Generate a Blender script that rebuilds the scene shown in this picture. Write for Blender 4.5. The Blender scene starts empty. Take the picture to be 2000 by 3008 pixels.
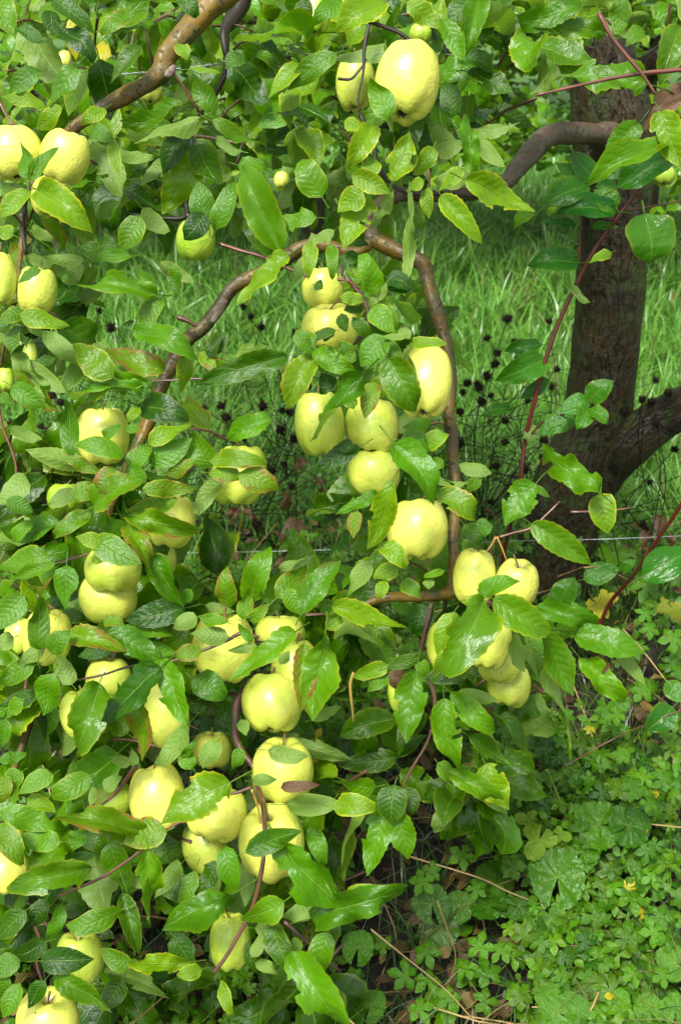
import bpy, math, random
import numpy as np
from mathutils import Vector, Matrix, noise

random.seed(7)
rng = np.random.default_rng(7)
S = bpy.context.scene
COL = S.collection

# ------------------------------------------------------------------ camera
CAM_H, PITCH, FPX = 1.55, math.radians(28.0), 3420.0
cam_data = bpy.data.cameras.new('camera')
cam = bpy.data.objects.new('camera', cam_data)
COL.objects.link(cam)
cam.location = (0, 0, CAM_H)
cam.rotation_euler = (math.pi / 2 - PITCH, 0, 0)
cam_data.sensor_fit = 'HORIZONTAL'
cam_data.sensor_width = 15.7
cam_data.lens = FPX * 15.7 / 2000.0
cam_data.clip_start = 0.05
cam_data.clip_end = 400
cam_data.dof.use_dof = True
cam_data.dof.focus_distance = 1.58
cam_data.dof.aperture_fstop = 6.3
S.camera = cam

# ------------------------------------------------------------------ sky, sun, exposure
SUN_EL, SUN_AZ = math.radians(58), math.radians(205)     # behind the camera, slightly to its left
world = bpy.data.worlds.new('World')
S.world = world
world.use_nodes = True
wn, wl = world.node_tree.nodes, world.node_tree.links
wn.clear()
sky = wn.new('ShaderNodeTexSky')
sky.sky_type = 'NISHITA'
sky.sun_disc = False
sky.sun_elevation = SUN_EL
sky.sun_rotation = SUN_AZ
sky.dust_density = 4.0
sky.air_density = 1.0
hs = wn.new('ShaderNodeHueSaturation')
hs.inputs['Saturation'].default_value = 0.3
bgd = wn.new('ShaderNodeBackground')
bgd.inputs['Strength'].default_value = 0.068
wo = wn.new('ShaderNodeOutputWorld')
wl.new(sky.outputs[0], hs.inputs['Color'])
wl.new(hs.outputs[0], bgd.inputs['Color'])
wl.new(bgd.outputs[0], wo.inputs['Surface'])
sun_data = bpy.data.lights.new('sun', 'SUN')
sun_data.energy = 1.5
sun_data.angle = math.radians(13)
sun_data.color = (1.0, 0.97, 0.92)
sun = bpy.data.objects.new('sun', sun_data)
COL.objects.link(sun)
sd = Vector((math.sin(SUN_AZ) * math.cos(SUN_EL), math.cos(SUN_AZ) * math.cos(SUN_EL), math.sin(SUN_EL)))
sun.rotation_euler = sd.to_track_quat('Z', 'Y').to_euler()
sun.location = sd * 20
S.view_settings.view_transform = 'Standard'
S.view_settings.look = 'None'
S.view_settings.gamma = 1
S.view_settings.use_curve_mapping = False
S.view_settings.exposure = 1.95
S.render.engine = 'CYCLES'
S.cycles.max_bounces = 6
S.cycles.diffuse_bounces = 2
S.cycles.glossy_bounces = 2
S.cycles.transmission_bounces = 4
S.cycles.use_denoising = True

# ------------------------------------------------------------------ view geometry helpers
CF = Vector((0, math.cos(PITCH), -math.sin(PITCH)))
CU = Vector((0, math.sin(PITCH), math.cos(PITCH)))
CX = Vector((1, 0, 0))
CP = Vector((0, 0, CAM_H))
UP = Vector((0, 0, 1))
def ray(x, y):
    return CF + CX * ((x - 1000) / FPX) + CU * ((1504 - y) / FPX)
def P(x, y, d):                     # point seen at photo position x, y standing d metres deep
    return CP + ray(x, y) * d
def PY(x, y, Y):                    # same, at ground distance Y
    r = ray(x, y)
    return CP + r * (Y / r.y)
def PH(x, y, h):                    # same, at height h
    r = ray(x, y)
    return CP + r * ((h - CAM_H) / r.z)
def proj(p):
    v = Vector(p) - CP
    d = v.dot(CF)
    return 1000 + v.dot(CX) / d * FPX, 1504 - v.dot(CU) / d * FPX, d

TS = 1000 / 1568.0
TILE = {1: (0, 0), 2: (1000, 0), 3: (0, 752), 4: (1000, 752), 5: (0, 1504), 6: (1000, 1504), 7: (0, 2256), 8: (1000, 2256), 0: (0, 0), 9: (750, 620)}
def tp(t, x, y):
    s = 600 / 1568.0 if t == 9 else TS if t else 1.0
    return TILE[t][0] + x * s, TILE[t][1] + y * s

# ------------------------------------------------------------------ object helpers
def tag(o, label=None, cat=None, group=None, kind=None):
    if label: o['label'] = label
    if cat: o['category'] = cat
    if group: o['group'] = group
    if kind: o['kind'] = kind
    return o
def thing(name, label, cat, loc=(0, 0, 0), group=None):
    o = bpy.data.objects.new(name, None)
    COL.objects.link(o)
    o.location = loc
    o.empty_display_size = 0.05
    PL[o.name] = Vector(loc)
    return tag(o, label, cat, group)
PL = {}
def link(name, me, parent=None, mat=None):
    o = bpy.data.objects.new(name, me)
    COL.objects.link(o)
    if mat and not me.materials: me.materials.append(mat)
    if parent is not None:
        o.parent = parent
        # all parents here are unrotated and unscaled: children are given in world space and moved back
        o.matrix_parent_inverse = Matrix.Translation(-PL.get(parent.name, Vector((0, 0, 0))))
    return o
def mesh_np(name, V, F, UV=None, COLR=None, mat=None, smooth=True):
    V = np.asarray(V, dtype=np.float32).reshape(-1, 3)
    F = np.asarray(F, dtype=np.int32)
    k = F.shape[1]
    me = bpy.data.meshes.new(name)
    me.vertices.add(len(V)); me.vertices.foreach_set('co', V.ravel())
    me.loops.add(F.size); me.loops.foreach_set('vertex_index', F.ravel())
    me.polygons.add(len(F)); me.polygons.foreach_set('loop_start', np.arange(0, F.size, k, dtype=np.int32))
    if UV is not None:
        l = me.uv_layers.new(name='UVMap')
        l.data.foreach_set('uv', np.asarray(UV, dtype=np.float32)[F.ravel()].ravel())
    if COLR is not None:
        a = me.color_attributes.new('tint', 'FLOAT_COLOR', 'POINT')
        a.data.foreach_set('color', np.asarray(COLR, dtype=np.float32).ravel())
    me.update(calc_edges=True)
    if smooth: me.polygons.foreach_set('use_smooth', np.ones(len(F), dtype=bool))
    if mat: me.materials.append(mat)
    return me

def catmull(pts, n):
    pts = [np.array(p, float) for p in pts]
    if len(pts) == 2: pts = [pts[0], (pts[0] + pts[1]) / 2, pts[1]]
    p = [2 * pts[0] - pts[1]] + pts + [2 * pts[-1] - pts[-2]]
    out = []
    m = len(pts) - 1
    for i in range(m):
        a, b, c, d = p[i:i + 4]
        for j in range(n):
            t = j / n
            out.append(0.5 * ((2 * b) + (-a + c) * t + (2 * a - 5 * b + 4 * c - d) * t * t + (-a + 3 * b - 3 * c + d) * t ** 3))
    out.append(pts[-1])
    return np.array(out)

class Tubes:
    """round stems and limbs along curves, collected in one mesh; uv = (turn, metres along)"""
    def __init__(s): s.V, s.F, s.UV, s.n = [], [], [], 0
    def add(s, pts, radii, sides=8, n=4, disp=0.0, dfreq=20.0, seed=0.0, stretch=4.0, knots=0.0):
        if len(radii) != len(pts): radii = np.interp(np.linspace(0, 1, len(pts)), np.linspace(0, 1, len(radii)), radii)
        q = catmull([list(p) + [r] for p, r in zip(pts, radii)], n)
        C, R = q[:, :3], q[:, 3]
        T = np.gradient(C, axis=0); T /= np.linalg.norm(T, axis=1)[:, None] + 1e-9
        u = np.cross(T[0], [0.3, 0.1, 0.9]); u /= np.linalg.norm(u)
        L = 0.0
        rings = len(C)
        for i in range(rings):
            u = u - T[i] * np.dot(u, T[i]); u /= np.linalg.norm(u)
            w = np.cross(T[i], u)
            if i: L += np.linalg.norm(C[i] - C[i - 1])
            rk = R[i]
            if knots: rk *= 1 + knots * max(0, noise.noise(Vector((L * 14, seed * 3.1, 0.5)))) ** 2 * 4
            for k in range(sides + 1):
                th = 2 * math.pi * k / sides
                r = rk
                dr = u * math.cos(th) + w * math.sin(th)
                if disp:
                    a = noise.noise(Vector((math.cos(th) * rk * dfreq + seed, math.sin(th) * rk * dfreq, L * dfreq / stretch)))
                    b = noise.noise(Vector((math.cos(th) * rk * dfreq * 3 + seed, math.sin(th) * rk * dfreq * 3, L * dfreq * 2)))
                    r += disp * (a + 0.35 * b)
                s.V.append(C[i] + dr * r)
                s.UV.append((k / sides, L))
        m = sides + 1
        i, k = np.meshgrid(np.arange(rings - 1), np.arange(sides), indexing='ij')
        a = s.n + i * m + k
        s.F.append(np.stack([a, a + 1, a + m + 1, a + m], -1).reshape(-1, 4))
        # close both ends with small cones
        for e, ring in ((0, 0), (1, rings - 1)):
            tip = C[ring] + (T[ring] if e else -T[ring]) * R[ring] * 0.5
            ti = len(s.V); s.V.append(tip); s.UV.append((0.5, L if e else 0))
            k = np.arange(sides)
            a = s.n + ring * m + k
            f = np.stack([a, a + 1, np.full(sides, ti), np.full(sides, ti)], -1) if e else np.stack([a + 1, a, np.full(sides, ti), np.full(sides, ti)], -1)
            s.CAP = getattr(s, 'CAP', []); s.CAP.append(f[:, :3])
        s.n = len(s.V)
    def build(s, name, mat, parent=None, objname=None):
        F = np.concatenate(s.F)
        me = mesh_np(name, s.V, np.concatenate([F[:, [0, 1, 2]], F[:, [0, 2, 3]]] + s.CAP), s.UV, None, mat)
        return link(objname or name, me, parent)

# ------------------------------------------------------------------ node helpers
class NT:
    def __init__(s, name):
        s.m = bpy.data.materials.new(name); s.m.use_nodes = True
        s.t = s.m.node_tree; s.t.nodes.clear()
        s.out = s.t.nodes.new('ShaderNodeOutputMaterial')
    def n(s, typ, **kw):
        nd = s.t.nodes.new('ShaderNode' + typ)
        for k, v in kw.items(): setattr(nd, k, v)
        return nd
    def set(s, sock, v):
        if isinstance(v, bpy.types.NodeSocket): s.t.links.new(v, sock)
        else:
            if isinstance(v, (tuple, list)) and len(v) == 3 and sock.type == 'RGBA': v = (*v, 1)
            sock.default_value = v
    def mth(s, op, a, b=0.0, c=0.0, clamp=False):
        nd = s.n('Math', operation=op, use_clamp=clamp)
        s.set(nd.inputs[0], a); s.set(nd.inputs[1], b)
        if op in ('MULTIPLY_ADD', 'SMOOTH_MIN', 'COMPARE'): s.set(nd.inputs[2], c)
        return nd.outputs[0]
    def step(s, x, lo, hi, a=0.0, b=1.0):
        nd = s.n('MapRange', interpolation_type='SMOOTHSTEP')
        for i, v in enumerate((x, lo, hi, a, b)): s.set(nd.inputs[i], v)
        return nd.outputs[0]
    def mix(s, f, a, b, mode='MIX'):
        nd = s.n('Mix', data_type='RGBA', blend_type=mode)
        s.set(nd.inputs[0], f); s.set(nd.inputs[6], a); s.set(nd.inputs[7], b)
        return nd.outputs[2]
    def noise(s, vec, scale, detail=3.0, w=None, rough=0.55):
        nd = s.n('TexNoise')
        if w is not None: nd.noise_dimensions = '4D'; s.set(nd.inputs['W'], w)
        if vec is not None: s.set(nd.inputs['Vector'], vec)
        nd.inputs['Scale'].default_value = scale; nd.inputs['Detail'].default_value = detail
        nd.inputs['Roughness'].default_value = rough
        return nd.outputs['Fac']
    def voro(s, vec, scale):
        nd = s.n('TexVoronoi'); s.set(nd.inputs['Vector'], vec); nd.inputs['Scale'].default_value = scale
        return nd.outputs['Distance']
    def mapv(s, vec, scale=(1, 1, 1)):
        nd = s.n('Mapping'); s.set(nd.inputs[0], vec); nd.inputs['Scale'].default_value = scale
        return nd.outputs[0]
    def bump(s, h, strength, dist):
        nd = s.n('Bump'); s.set(nd.inputs['Height'], h); nd.inputs['Strength'].default_value = strength; nd.inputs['Distance'].default_value = dist
        return nd.outputs[0]
    def pbr(s, color, rough, normal=None, **kw):
        nd = s.n('BsdfPrincipled')
        s.set(nd.inputs['Base Color'], color); s.set(nd.inputs['Roughness'], rough)
        if normal is not None: s.set(nd.inputs['Normal'], normal)
        for k, v in kw.items(): s.set(nd.inputs[k.replace('_', ' ')], v)
        return nd.outputs[0]
    def done(s, sh): s.t.links.new(sh, s.out.inputs['Surface']); return s.m

def leaf_material(name, attr, vein_n=8.0, broad=False, gloss=0.27, under=True, bluish=0.0, side_on=1.0, spec=0.34):
    t = NT(name)
    if attr:
        a = t.n('Attribute', attribute_name='tint'); colr, alpha = a.outputs['Color'], a.outputs['Alpha']
        rnd = None
    else:
        a = t.n('ObjectInfo'); colr, alpha, rnd = a.outputs['Color'], a.outputs['Alpha'], a.outputs['Random']
    sp = t.n('SeparateColor'); t.set(sp.inputs[0], colr)
    Y, R, T = sp.outputs[0], sp.outputs[1], sp.outputs[2]
    seed = t.mth('MULTIPLY', rnd, 57.0) if rnd is not None else t.mth('MULTIPLY', t.mth('ADD', T, Y), 41.0)
    uv = t.n('UVMap').outputs[0]
    sx = t.n('SeparateXYZ'); t.set(sx.inputs[0], uv)
    u, v = sx.outputs[0], sx.outputs[1]
    au = t.mth('ABSOLUTE', t.mth('MULTIPLY_ADD', u, 2.0, -1.0))
    n1 = t.noise(uv, 3.0, 4, seed); n2 = t.noise(uv, 7.0, 4, t.mth('ADD', seed, 9.0)); n3 = t.noise(uv, 22, 3, seed)
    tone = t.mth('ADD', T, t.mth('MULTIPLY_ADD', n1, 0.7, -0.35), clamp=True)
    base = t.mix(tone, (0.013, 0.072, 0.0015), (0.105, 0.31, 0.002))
    if bluish: base = t.mix(bluish, base, (0.022, 0.19, 0.012))
    base = t.mix(t.mth('MULTIPLY', Y, 0.40), base, (0.28, 0.38, 0.008))
    # veins
    mid = t.step(au, 0.015, 0.07, 1.0, 0.0)
    ph = t.mth('FRACT', t.mth('MULTIPLY', t.mth('MULTIPLY_ADD', au, -0.22, v), vein_n))
    tri = t.mth('ABSOLUTE', t.mth('SUBTRACT', ph, 0.5))
    side = t.mth('MULTIPLY', t.mth('MULTIPLY', t.step(tri, 0.44, 0.5), t.step(au, 0.95, 0.3)), side_on)
    veins = t.mth('MAXIMUM', mid, t.mth('MULTIPLY', side, 0.16))
    # blush and edge colour are pigment with shapes of their own
    edge = t.mth('MULTIPLY', t.step(t.mth('MULTIPLY_ADD', n2, 0.45, au), 1.02, 1.28), t.mth('MULTIPLY', Y, 1.4, clamp=True))
    base = t.mix(edge, base, (0.50, 0.52, 0.02))
    base = t.mix(t.mth('MULTIPLY', veins, 0.55), base, (0.19, 0.33, 0.05))
    rm = t.step(t.mth('ADD', t.mth('MULTIPLY', n2, 1.2), t.mth('ADD', t.mth('MULTIPLY', au, 0.35), t.mth('MULTIPLY', v, 0.15))), t.mth('MULTIPLY_ADD', R, -0.55, 1.3), t.mth('MULTIPLY_ADD', R, -0.5, 1.48))
    base = t.mix(t.mth('MULTIPLY', rm, t.step(R, 0.05, 0.5)), base, t.mix(n3, (0.30, 0.19, 0.02), (0.20, 0.075, 0.025)))
    spots = t.mth('MULTIPLY', t.step(n3, 0.70, 0.76), 0.5)
    base = t.mix(spots, base, (0.13, 0.09, 0.02))
    # autumn yellow (alpha .5) and dead brown (alpha 0)
    yel = t.step(alpha, 0.55, 0.95, 1.0, 0.0); dead = t.step(alpha, 0.05, 0.45, 1.0, 0.0)
    base = t.mix(yel, base, t.mix(n1, (0.62, 0.50, 0.02), (0.45, 0.48, 0.03)))
    base = t.mix(dead, base, t.mix(n2, (0.05, 0.028, 0.014), (0.20, 0.115, 0.05)))
    geo = t.n('NewGeometry')
    top = base
    if under:
        pale = t.mix(0.60, base, (0.25, 0.38, 0.09))
        pale = t.mix(t.mth('MULTIPLY', veins, 0.5), pale, (0.38, 0.48, 0.16))
        pale = t.mix(dead, pale, base)
        top = t.mix(geo.outputs['Backfacing'], base, pale)
    top = t.mix(1.0, top, (0.76, 0.76, 0.72), 'MULTIPLY')
    h = t.mth('ADD', t.mth('MULTIPLY', t.step(tri, 0.5, 0.1), t.mth('MULTIPLY', t.step(au, 1.0, 0.5), 0.30 * side_on)), t.mth('MULTIPLY_ADD', n3, 0.8, t.mth('MULTIPLY', n2, 1.0)))
    h = t.mth('SUBTRACT', h, t.mth('MULTIPLY', mid, 0.5))
    if broad and not attr: h = t.mth('ADD', h, t.mth('MULTIPLY', t.noise(t.n('TexCoord').outputs['Object'], 5.5, 3), 5.0))
    vd = t.voro(uv, 34.0)
    h = t.mth('ADD', h, t.mth('MULTIPLY', t.step(vd, 0.0, 0.16, 1.0, 0.0), t.mth('MULTIPLY', t.step(n2, 0.52, 0.6), 0.8)))
    bp = t.bump(h, 0.7 if not broad else 0.45, 0.0016)
    rough = t.mth('ADD', t.mth('MULTIPLY', geo.outputs['Backfacing'], 0.18 if under else 0.0), t.mth('MULTIPLY_ADD', n1, 0.24, gloss - 0.16))
    rough = t.mth('ADD', rough, t.mth('MULTIPLY', dead, 0.2))
    p = t.pbr(top, rough, bp, Specular_IOR_Level=spec)
    tr = t.n('BsdfTranslucent'); t.set(tr.inputs[0], t.mix(1.0, top, (1.5, 1.7, 0.3), 'MULTIPLY')); t.set(tr.inputs[1], bp)
    mx = t.n('MixShader'); t.set(mx.inputs[0], t.mth('MULTIPLY_ADD', dead, -0.2, 0.33)); t.t.links.new(p, mx.inputs[1]); t.t.links.new(tr.outputs[0], mx.inputs[2])
    return t.done(mx.outputs[0])

M_LEAF = leaf_material('apple_leaf', False)
M_LEAFJ = leaf_material('apple_leaf_mass', True)
M_HERB = leaf_material('herb_leaf', True, 5.0, True, 0.22, True, 0.2, 0.3, 0.34)
M_HERBO = leaf_material('broad_herb_leaf', False, 6.0, True, 0.19, True, 0.12, 0.4, 0.34)
M_ROUND = leaf_material('scalloped_leaf', False, 6.0, True, 0.19, True, 0.1, 0.0, 0.34)
M_ROUNDJ = leaf_material('small_scalloped_leaf', True, 6.0, True, 0.19, True, 0.15, 0.0, 0.34)
M_DOG = leaf_material('dogwood_leaf', False, 6.0, True, 0.24, True, 0.6)

def apple_material():
    t = NT('apple_skin')
    oi = t.n('ObjectInfo'); sp = t.n('SeparateColor'); t.set(sp.inputs[0], oi.outputs['Color'])
    tc = t.n('TexCoord').outputs['Object']
    seed = t.mth('MULTIPLY', oi.outputs['Random'], 31.0)
    sx = t.n('SeparateXYZ'); t.set(sx.inputs[0], tc)
    n1 = t.noise(tc, 1.3, 3, seed); n2 = t.noise(tc, 5, 4, seed)
    f = t.mth('ADD', sp.outputs[0], t.mth('MULTIPLY_ADD', n1, 1.4, -0.62), clamp=True)
    c = t.mix(f, (0.25, 0.46, 0.02), (0.74, 0.76, 0.12))
    c = t.mix(t.mth('MULTIPLY', t.step(n2, 0.4, 0.7), 0.18), c, (0.66, 0.58, 0.06))
    # russet round the stem
    rad = t.mth('SQRT', t.mth('ADD', t.mth('MULTIPLY', sx.outputs[0], sx.outputs[0]), t.mth('MULTIPLY', sx.outputs[1], sx.outputs[1])))
    rus = t.mth('MULTIPLY', t.step(t.mth('MULTIPLY_ADD', n2, 0.22, rad), 0.24, 0.44, 1.0, 0.0), t.step(sx.outputs[2], 0.4, 0.7))
    c = t.mix(t.mth('MULTIPLY', rus, 0.75), c, (0.26, 0.17, 0.04))
    cal = t.mth('MULTIPLY', t.step(rad, 0.10, 0.26, 1.0, 0.0), t.step(sx.outputs[2], -0.7, -0.8))
    c = t.mix(cal, c, (0.08, 0.05, 0.02))
    # pores
    vd = t.voro(tc, 6.5)
    pore = t.mth('MULTIPLY', t.step(vd, 0.09, 0.15, 1.0, 0.0), 0.34)
    c = t.mix(pore, c, (0.34, 0.25, 0.04))
    big = t.mth('MULTIPLY', t.step(t.voro(tc, 1.6), 0.035, 0.065, 1.0, 0.0), t.step(oi.outputs['Random'], 0.3, 0.4))
    c = t.mix(big, c, (0.30, 0.10, 0.03))
    c = t.mix(1.0, c, (0.85, 0.84, 0.86), 'MULTIPLY')
    h = t.mth('ADD', t.mth('MULTIPLY', n2, 0.4), t.mth('MULTIPLY', pore, -0.3))
    bp = t.bump(h, 0.25, 0.02)
    p = t.pbr(c, t.mth('MULTIPLY_ADD', n2, 0.15, 0.28), bp, Coat_Weight=0.25, Coat_Roughness=0.2, Subsurface_Weight=0.0)
    return t.done(p)
M_APPLE = apple_material()

def bark_material(name, c1, c2, c3, moss, ring=60.0, bstr=0.6, bd=0.004, rough=0.5, fiss=0.0, turns=3.0):
    t = NT(name)
    uv = t.n('UVMap').outputs[0]
    tc = t.n('TexCoord').outputs['Object']
    sx = t.n('SeparateXYZ'); t.set(sx.inputs[0], uv)
    n1 = t.noise(tc, 9, 4); n2 = t.noise(tc, 45, 5); n3 = t.noise(t.mapv(uv, (turns * 2, ring, 1)), 3.0, 3)
    c = t.mix(t.step(n1, 0.38, 0.66), c1, c2)
    c = t.mix(t.mth('MULTIPLY', t.step(n2, 0.5, 0.68), 0.75), c, c3)
    lent = t.mth('MULTIPLY', t.step(n3, 0.55, 0.70), t.step(n2, 0.3, 0.55))
    c = t.mix(t.mth('MULTIPLY', lent, 0.75), c, (0.020, 0.013, 0.008))
    h = t.mth('SUBTRACT', t.mth('MULTIPLY', n2, 0.7), t.mth('MULTIPLY', lent, 0.5))
    if fiss:
        f = t.noise(t.mapv(uv, (turns * 5, 7, 1)), 2.6, 5)
        fm = t.step(f, 0.42, 0.54, 1.0, 0.0)
        c = t.mix(t.mth('MULTIPLY', fm, fiss), c, (0.018, 0.013, 0.008))
        h = t.mth('SUBTRACT', h, t.mth('MULTIPLY', fm, 1.2))
    mm = t.mth('MULTIPLY', t.step(t.noise(tc, 14, 5, None, 0.7), 0.52, 0.66), moss)
    c = t.mix(mm, c, (0.045, 0.075, 0.015))
    c = t.mix(1.0, c, (0.80, 0.80, 0.80), 'MULTIPLY')
    p = t.pbr(c, t.mth('MULTIPLY_ADD', n1, 0.3, rough - 0.15), t.bump(h, bstr, bd), Specular_IOR_Level=0.35)
    return t.done(p)
M_LIMB = bark_material('young_bark', (0.20, 0.125, 0.014), (0.040, 0.032, 0.014), (0.10, 0.09, 0.055), 0.75, 45, 0.7, 0.004, 0.45, 0, 1.5)
M_LIMBG = bark_material('grey_bark', (0.060, 0.038, 0.018), (0.12, 0.085, 0.05), (0.15, 0.125, 0.10), 0.5, 28, 0.7, 0.004, 0.45, 0, 1.5)
M_TRUNK = bark_material('trunk_bark', (0.017, 0.013, 0.005), (0.050, 0.036, 0.011), (0.065, 0.062, 0.04), 1.0, 55, 0.9, 0.005, 0.42, 0.03, 3)
M_TWIG = bark_material('twig_bark', (0.09, 0.045, 0.028), (0.17, 0.075, 0.04), (0.12, 0.10, 0.08), 0.1, 90, 0.3, 0.002, 0.4)
M_DARKTWIG = bark_material('dark_twig_bark', (0.014, 0.010, 0.007), (0.03, 0.02, 0.012), (0.03, 0.028, 0.02), 0.2, 90, 0.3, 0.002, 0.45)

def simple(name, c, rough=0.5, c2=None, scale=30, **kw):
    t = NT(name)
    if c[0] < 1: c = tuple(v * .75 for v in c); c2 = tuple(v * .75 for v in c2) if c2 else None
    if c2: c = t.mix(t.step(t.noise(t.n('TexCoord').outputs['Object'], scale, 4), 0.35, 0.65), c, c2)
    return t.done(t.pbr(c, rough, None, **kw))
M_RED = simple('red_stem', (0.16, 0.012, 0.018), 0.3, (0.10, 0.03, 0.02), 12)
M_REDTWIG = simple('red_twig', (0.20, 0.06, 0.035), 0.35, (0.11, 0.045, 0.03), 40)
M_STALK = simple('dead_black_stalk', (0.009, 0.007, 0.006), 0.7, (0.02, 0.014, 0.010), Specular_IOR_Level=0.2)
M_STRAW = simple('straw', (0.42, 0.29, 0.10), 0.45, (0.28, 0.17, 0.06), 18)
M_ORANGE = simple('orange_stalk', (0.42, 0.20, 0.03), 0.35, (0.30, 0.26, 0.05), 30)
M_BURR = simple('seed_head', (0.010, 0.007, 0.005), 0.9, (0.032, 0.020, 0.012), 200, Specular_IOR_Level=0.1)
M_WIRE = simple('galvanised_wire', (0.33, 0.38, 0.40), 0.35, (0.16, 0.17, 0.17), 60, Metallic=0.7)
M_WIRE2 = simple('bright_wire', (0.40, 0.42, 0.44), 0.3, None, 60, Metallic=0.6)
M_GSTEM = simple('green_stem', (0.14, 0.26, 0.03), 0.35, (0.22, 0.30, 0.06), 30)
M_ASTEM = simple('apple_stalk', (0.24, 0.17, 0.03), 0.45, (0.10, 0.06, 0.02), 60)
M_CALYX = simple('calyx', (0.05, 0.035, 0.02), 0.8, (0.10, 0.08, 0.04), 80)
M_SCAR = simple('pruning_scar', (0.30, 0.25, 0.20), 0.6, (0.16, 0.10, 0.06), 90)
M_DROP = simple('water', (1, 1, 1), 0.02, None, 1, Transmission_Weight=1.0, IOR=1.33)

def ground_material():
    t = NT('orchard_soil')
    tc = t.n('TexCoord').outputs['Object']
    n1 = t.noise(tc, 3, 5); n2 = t.noise(tc, 40, 5)
    sx = t.n('SeparateXYZ'); t.set(sx.inputs[0], tc)
    soil = t.mix(n2, (0.008, 0.006, 0.004), (0.026, 0.018, 0.011))
    turf = t.mix(t.mth('ADD', t.mth('MULTIPLY', n1, 0.5), t.mth('MULTIPLY', n2, 0.5)), (0.022, 0.07, 0.008), (0.08, 0.19, 0.025))
    f = t.step(t.mth('MULTIPLY_ADD', n1, 0.5, sx.outputs[1]), 2.55, 2.85)
    return t.done(t.pbr(t.mix(f, soil, turf), 0.8, t.bump(n2, 0.8, 0.02)))
M_GROUND = ground_material()
def grass_material():
    t = NT('grass_blade')
    a = t.n('Attribute', attribute_name='tint')
    gc = t.mix(1.0, a.outputs['Color'], (0.66, 0.70, 0.66), 'MULTIPLY')
    p = t.pbr(gc, 0.3, None, Specular_IOR_Level=0.5)
    tr = t.n('BsdfTranslucent'); t.set(tr.inputs[0], gc)
    mx = t.n('MixShader'); mx.inputs[0].default_value = 0.3; t.t.links.new(p, mx.inputs[1]); t.t.links.new(tr.outputs[0], mx.inputs[2])
    return t.done(mx.outputs[0])
M_GRASS = grass_material()

# ------------------------------------------------------------------ leaf shapes
W_V = [0, .04, .12, .25, .40, .55, .70, .82, .90, .96, 1.0]
W_W = [.04, .17, .33, .465, .5, .47, .375, .245, .125, .045, .0]
def leaf_template(seed, rows=18, half=3, petiole=True, wave=1.0, teeth=True):
    r = random.Random(seed)
    bend = r.uniform(0.3, 1.5) * wave
    bend2 = r.uniform(-1.0, 1.0) * wave
    fold = r.uniform(0.05, 0.34)
    ruf = r.uniform(0.03, 0.11) * wave
    kf = r.uniform(1.3, 2.6)
    ph = [r.uniform(0, 6.28), r.uniform(0, 6.28)]
    twist = r.uniform(-1.2, 1.2) * wave
    sick = r.uniform(-0.26, 0.26)
    fat = r.uniform(-0.08, 0.08)
    cols = 2 * half
    wr = r.uniform(.02, .05) * wave
    bites = [(r.choice((0, cols - 1, 1)), r.randint(4, rows - 4)) for _ in range(r.choice((0, 0, 1, 2)))] if rows > 12 else []
    y, z = 0.0, 0.0
    C = []
    for i in range(rows + 1):
        v = i / rows
        ang = -bend * (v - 0.35) - bend2 * math.sin(v * 5.0)
        C.append((sick * (v - v * v) * 4 * 0.5, y, z, ang))
        y += math.cos(ang) / rows; z += math.sin(ang) / rows
    V, UV = [], []
    for i in range(rows + 1):
        v = i / rows
        w = np.interp(v ** (1 + fat), W_V, W_W)
        if teeth and 0 < i < rows: w *= 1 + (0.045 if i % 2 else -0.03)
        cx, cy, cz, ang = C[i]
        tw = twist * (v - 0.3)
        for k in range(-half, half + 1):
            a = k / half
            x = a * w
            zz = fold * abs(x) * (1 - 0.4 * v) - 0.10 * x * x
            zz += ruf * a * a * min(1, w * 3) * math.sin(2 * math.pi * kf * v + ph[0 if k < 0 else 1])
            zz += wr * noise.noise(Vector((x * 8, v * 8, seed))) + wr * .5 * noise.noise(Vector((x * 17, v * 15, seed + 5)))
            yy = 0.12 * abs(a) * w * -1 * (1 - v)
            X = x * math.cos(tw) - zz * math.sin(tw); Z = x * math.sin(tw) + zz * math.cos(tw)
            V.append((cx + X, cy + yy - Z * math.sin(ang), cz + Z * math.cos(ang)))
            UV.append((0.5 + a / 2, v))
    V = np.array(V)
    tip = V[rows * (cols + 1) + half]
    # bring the chord back onto +Y, length 1
    L = np.linalg.norm(tip); d = tip / L
    if L < 0.80: return leaf_template(seed + 1000, rows, half, petiole, wave, teeth)
    s = np.cross(d, [0, 0, 1]); s /= np.linalg.norm(s); n = np.cross(s, d)
    V = np.stack([V @ s, V @ d, V @ n], 1)
    V[:, 1:] /= L
    F = []
    m = cols + 1
    for i in range(rows):
        for k in range(cols):
            if any(abs(k - bk) + abs(i - bi) <= 1 and (k in (0, cols - 1) or (k, i) == (bk, bi)) for bk, bi in bites): continue
            a = i * m + k
            F.append((a, a + 1, a + m + 1, a + m))
    if petiole:
        pl = r.uniform(0.2, 0.36); dn = r.uniform(-0.02, 0.14); sd_ = r.uniform(-0.08, 0.08)
        nseg = 3
        b0 = len(V)
        ring = []
        for i in range(nseg + 1):
            q = i / nseg
            c = np.array([sd_ * q * q, 0.03 - pl * q, -dn * q * q])
            rr = 0.014 + 0.006 * q
            for k in range(3):
                th = k * 2.094
                ring.append(c + np.array([math.cos(th) * rr * 1.3, 0, math.sin(th) * rr])); UV.append((0.5, 0.02))
        V = np.vstack([V, np.array(ring)])
        for i in range(nseg):
            for k in range(3):
                a = b0 + i * 3 + k; b = b0 + i * 3 + (k + 1) % 3
                F.append((a, b, b + 3, a + 3))
    return V, np.array(F), np.array(UV)

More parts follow.
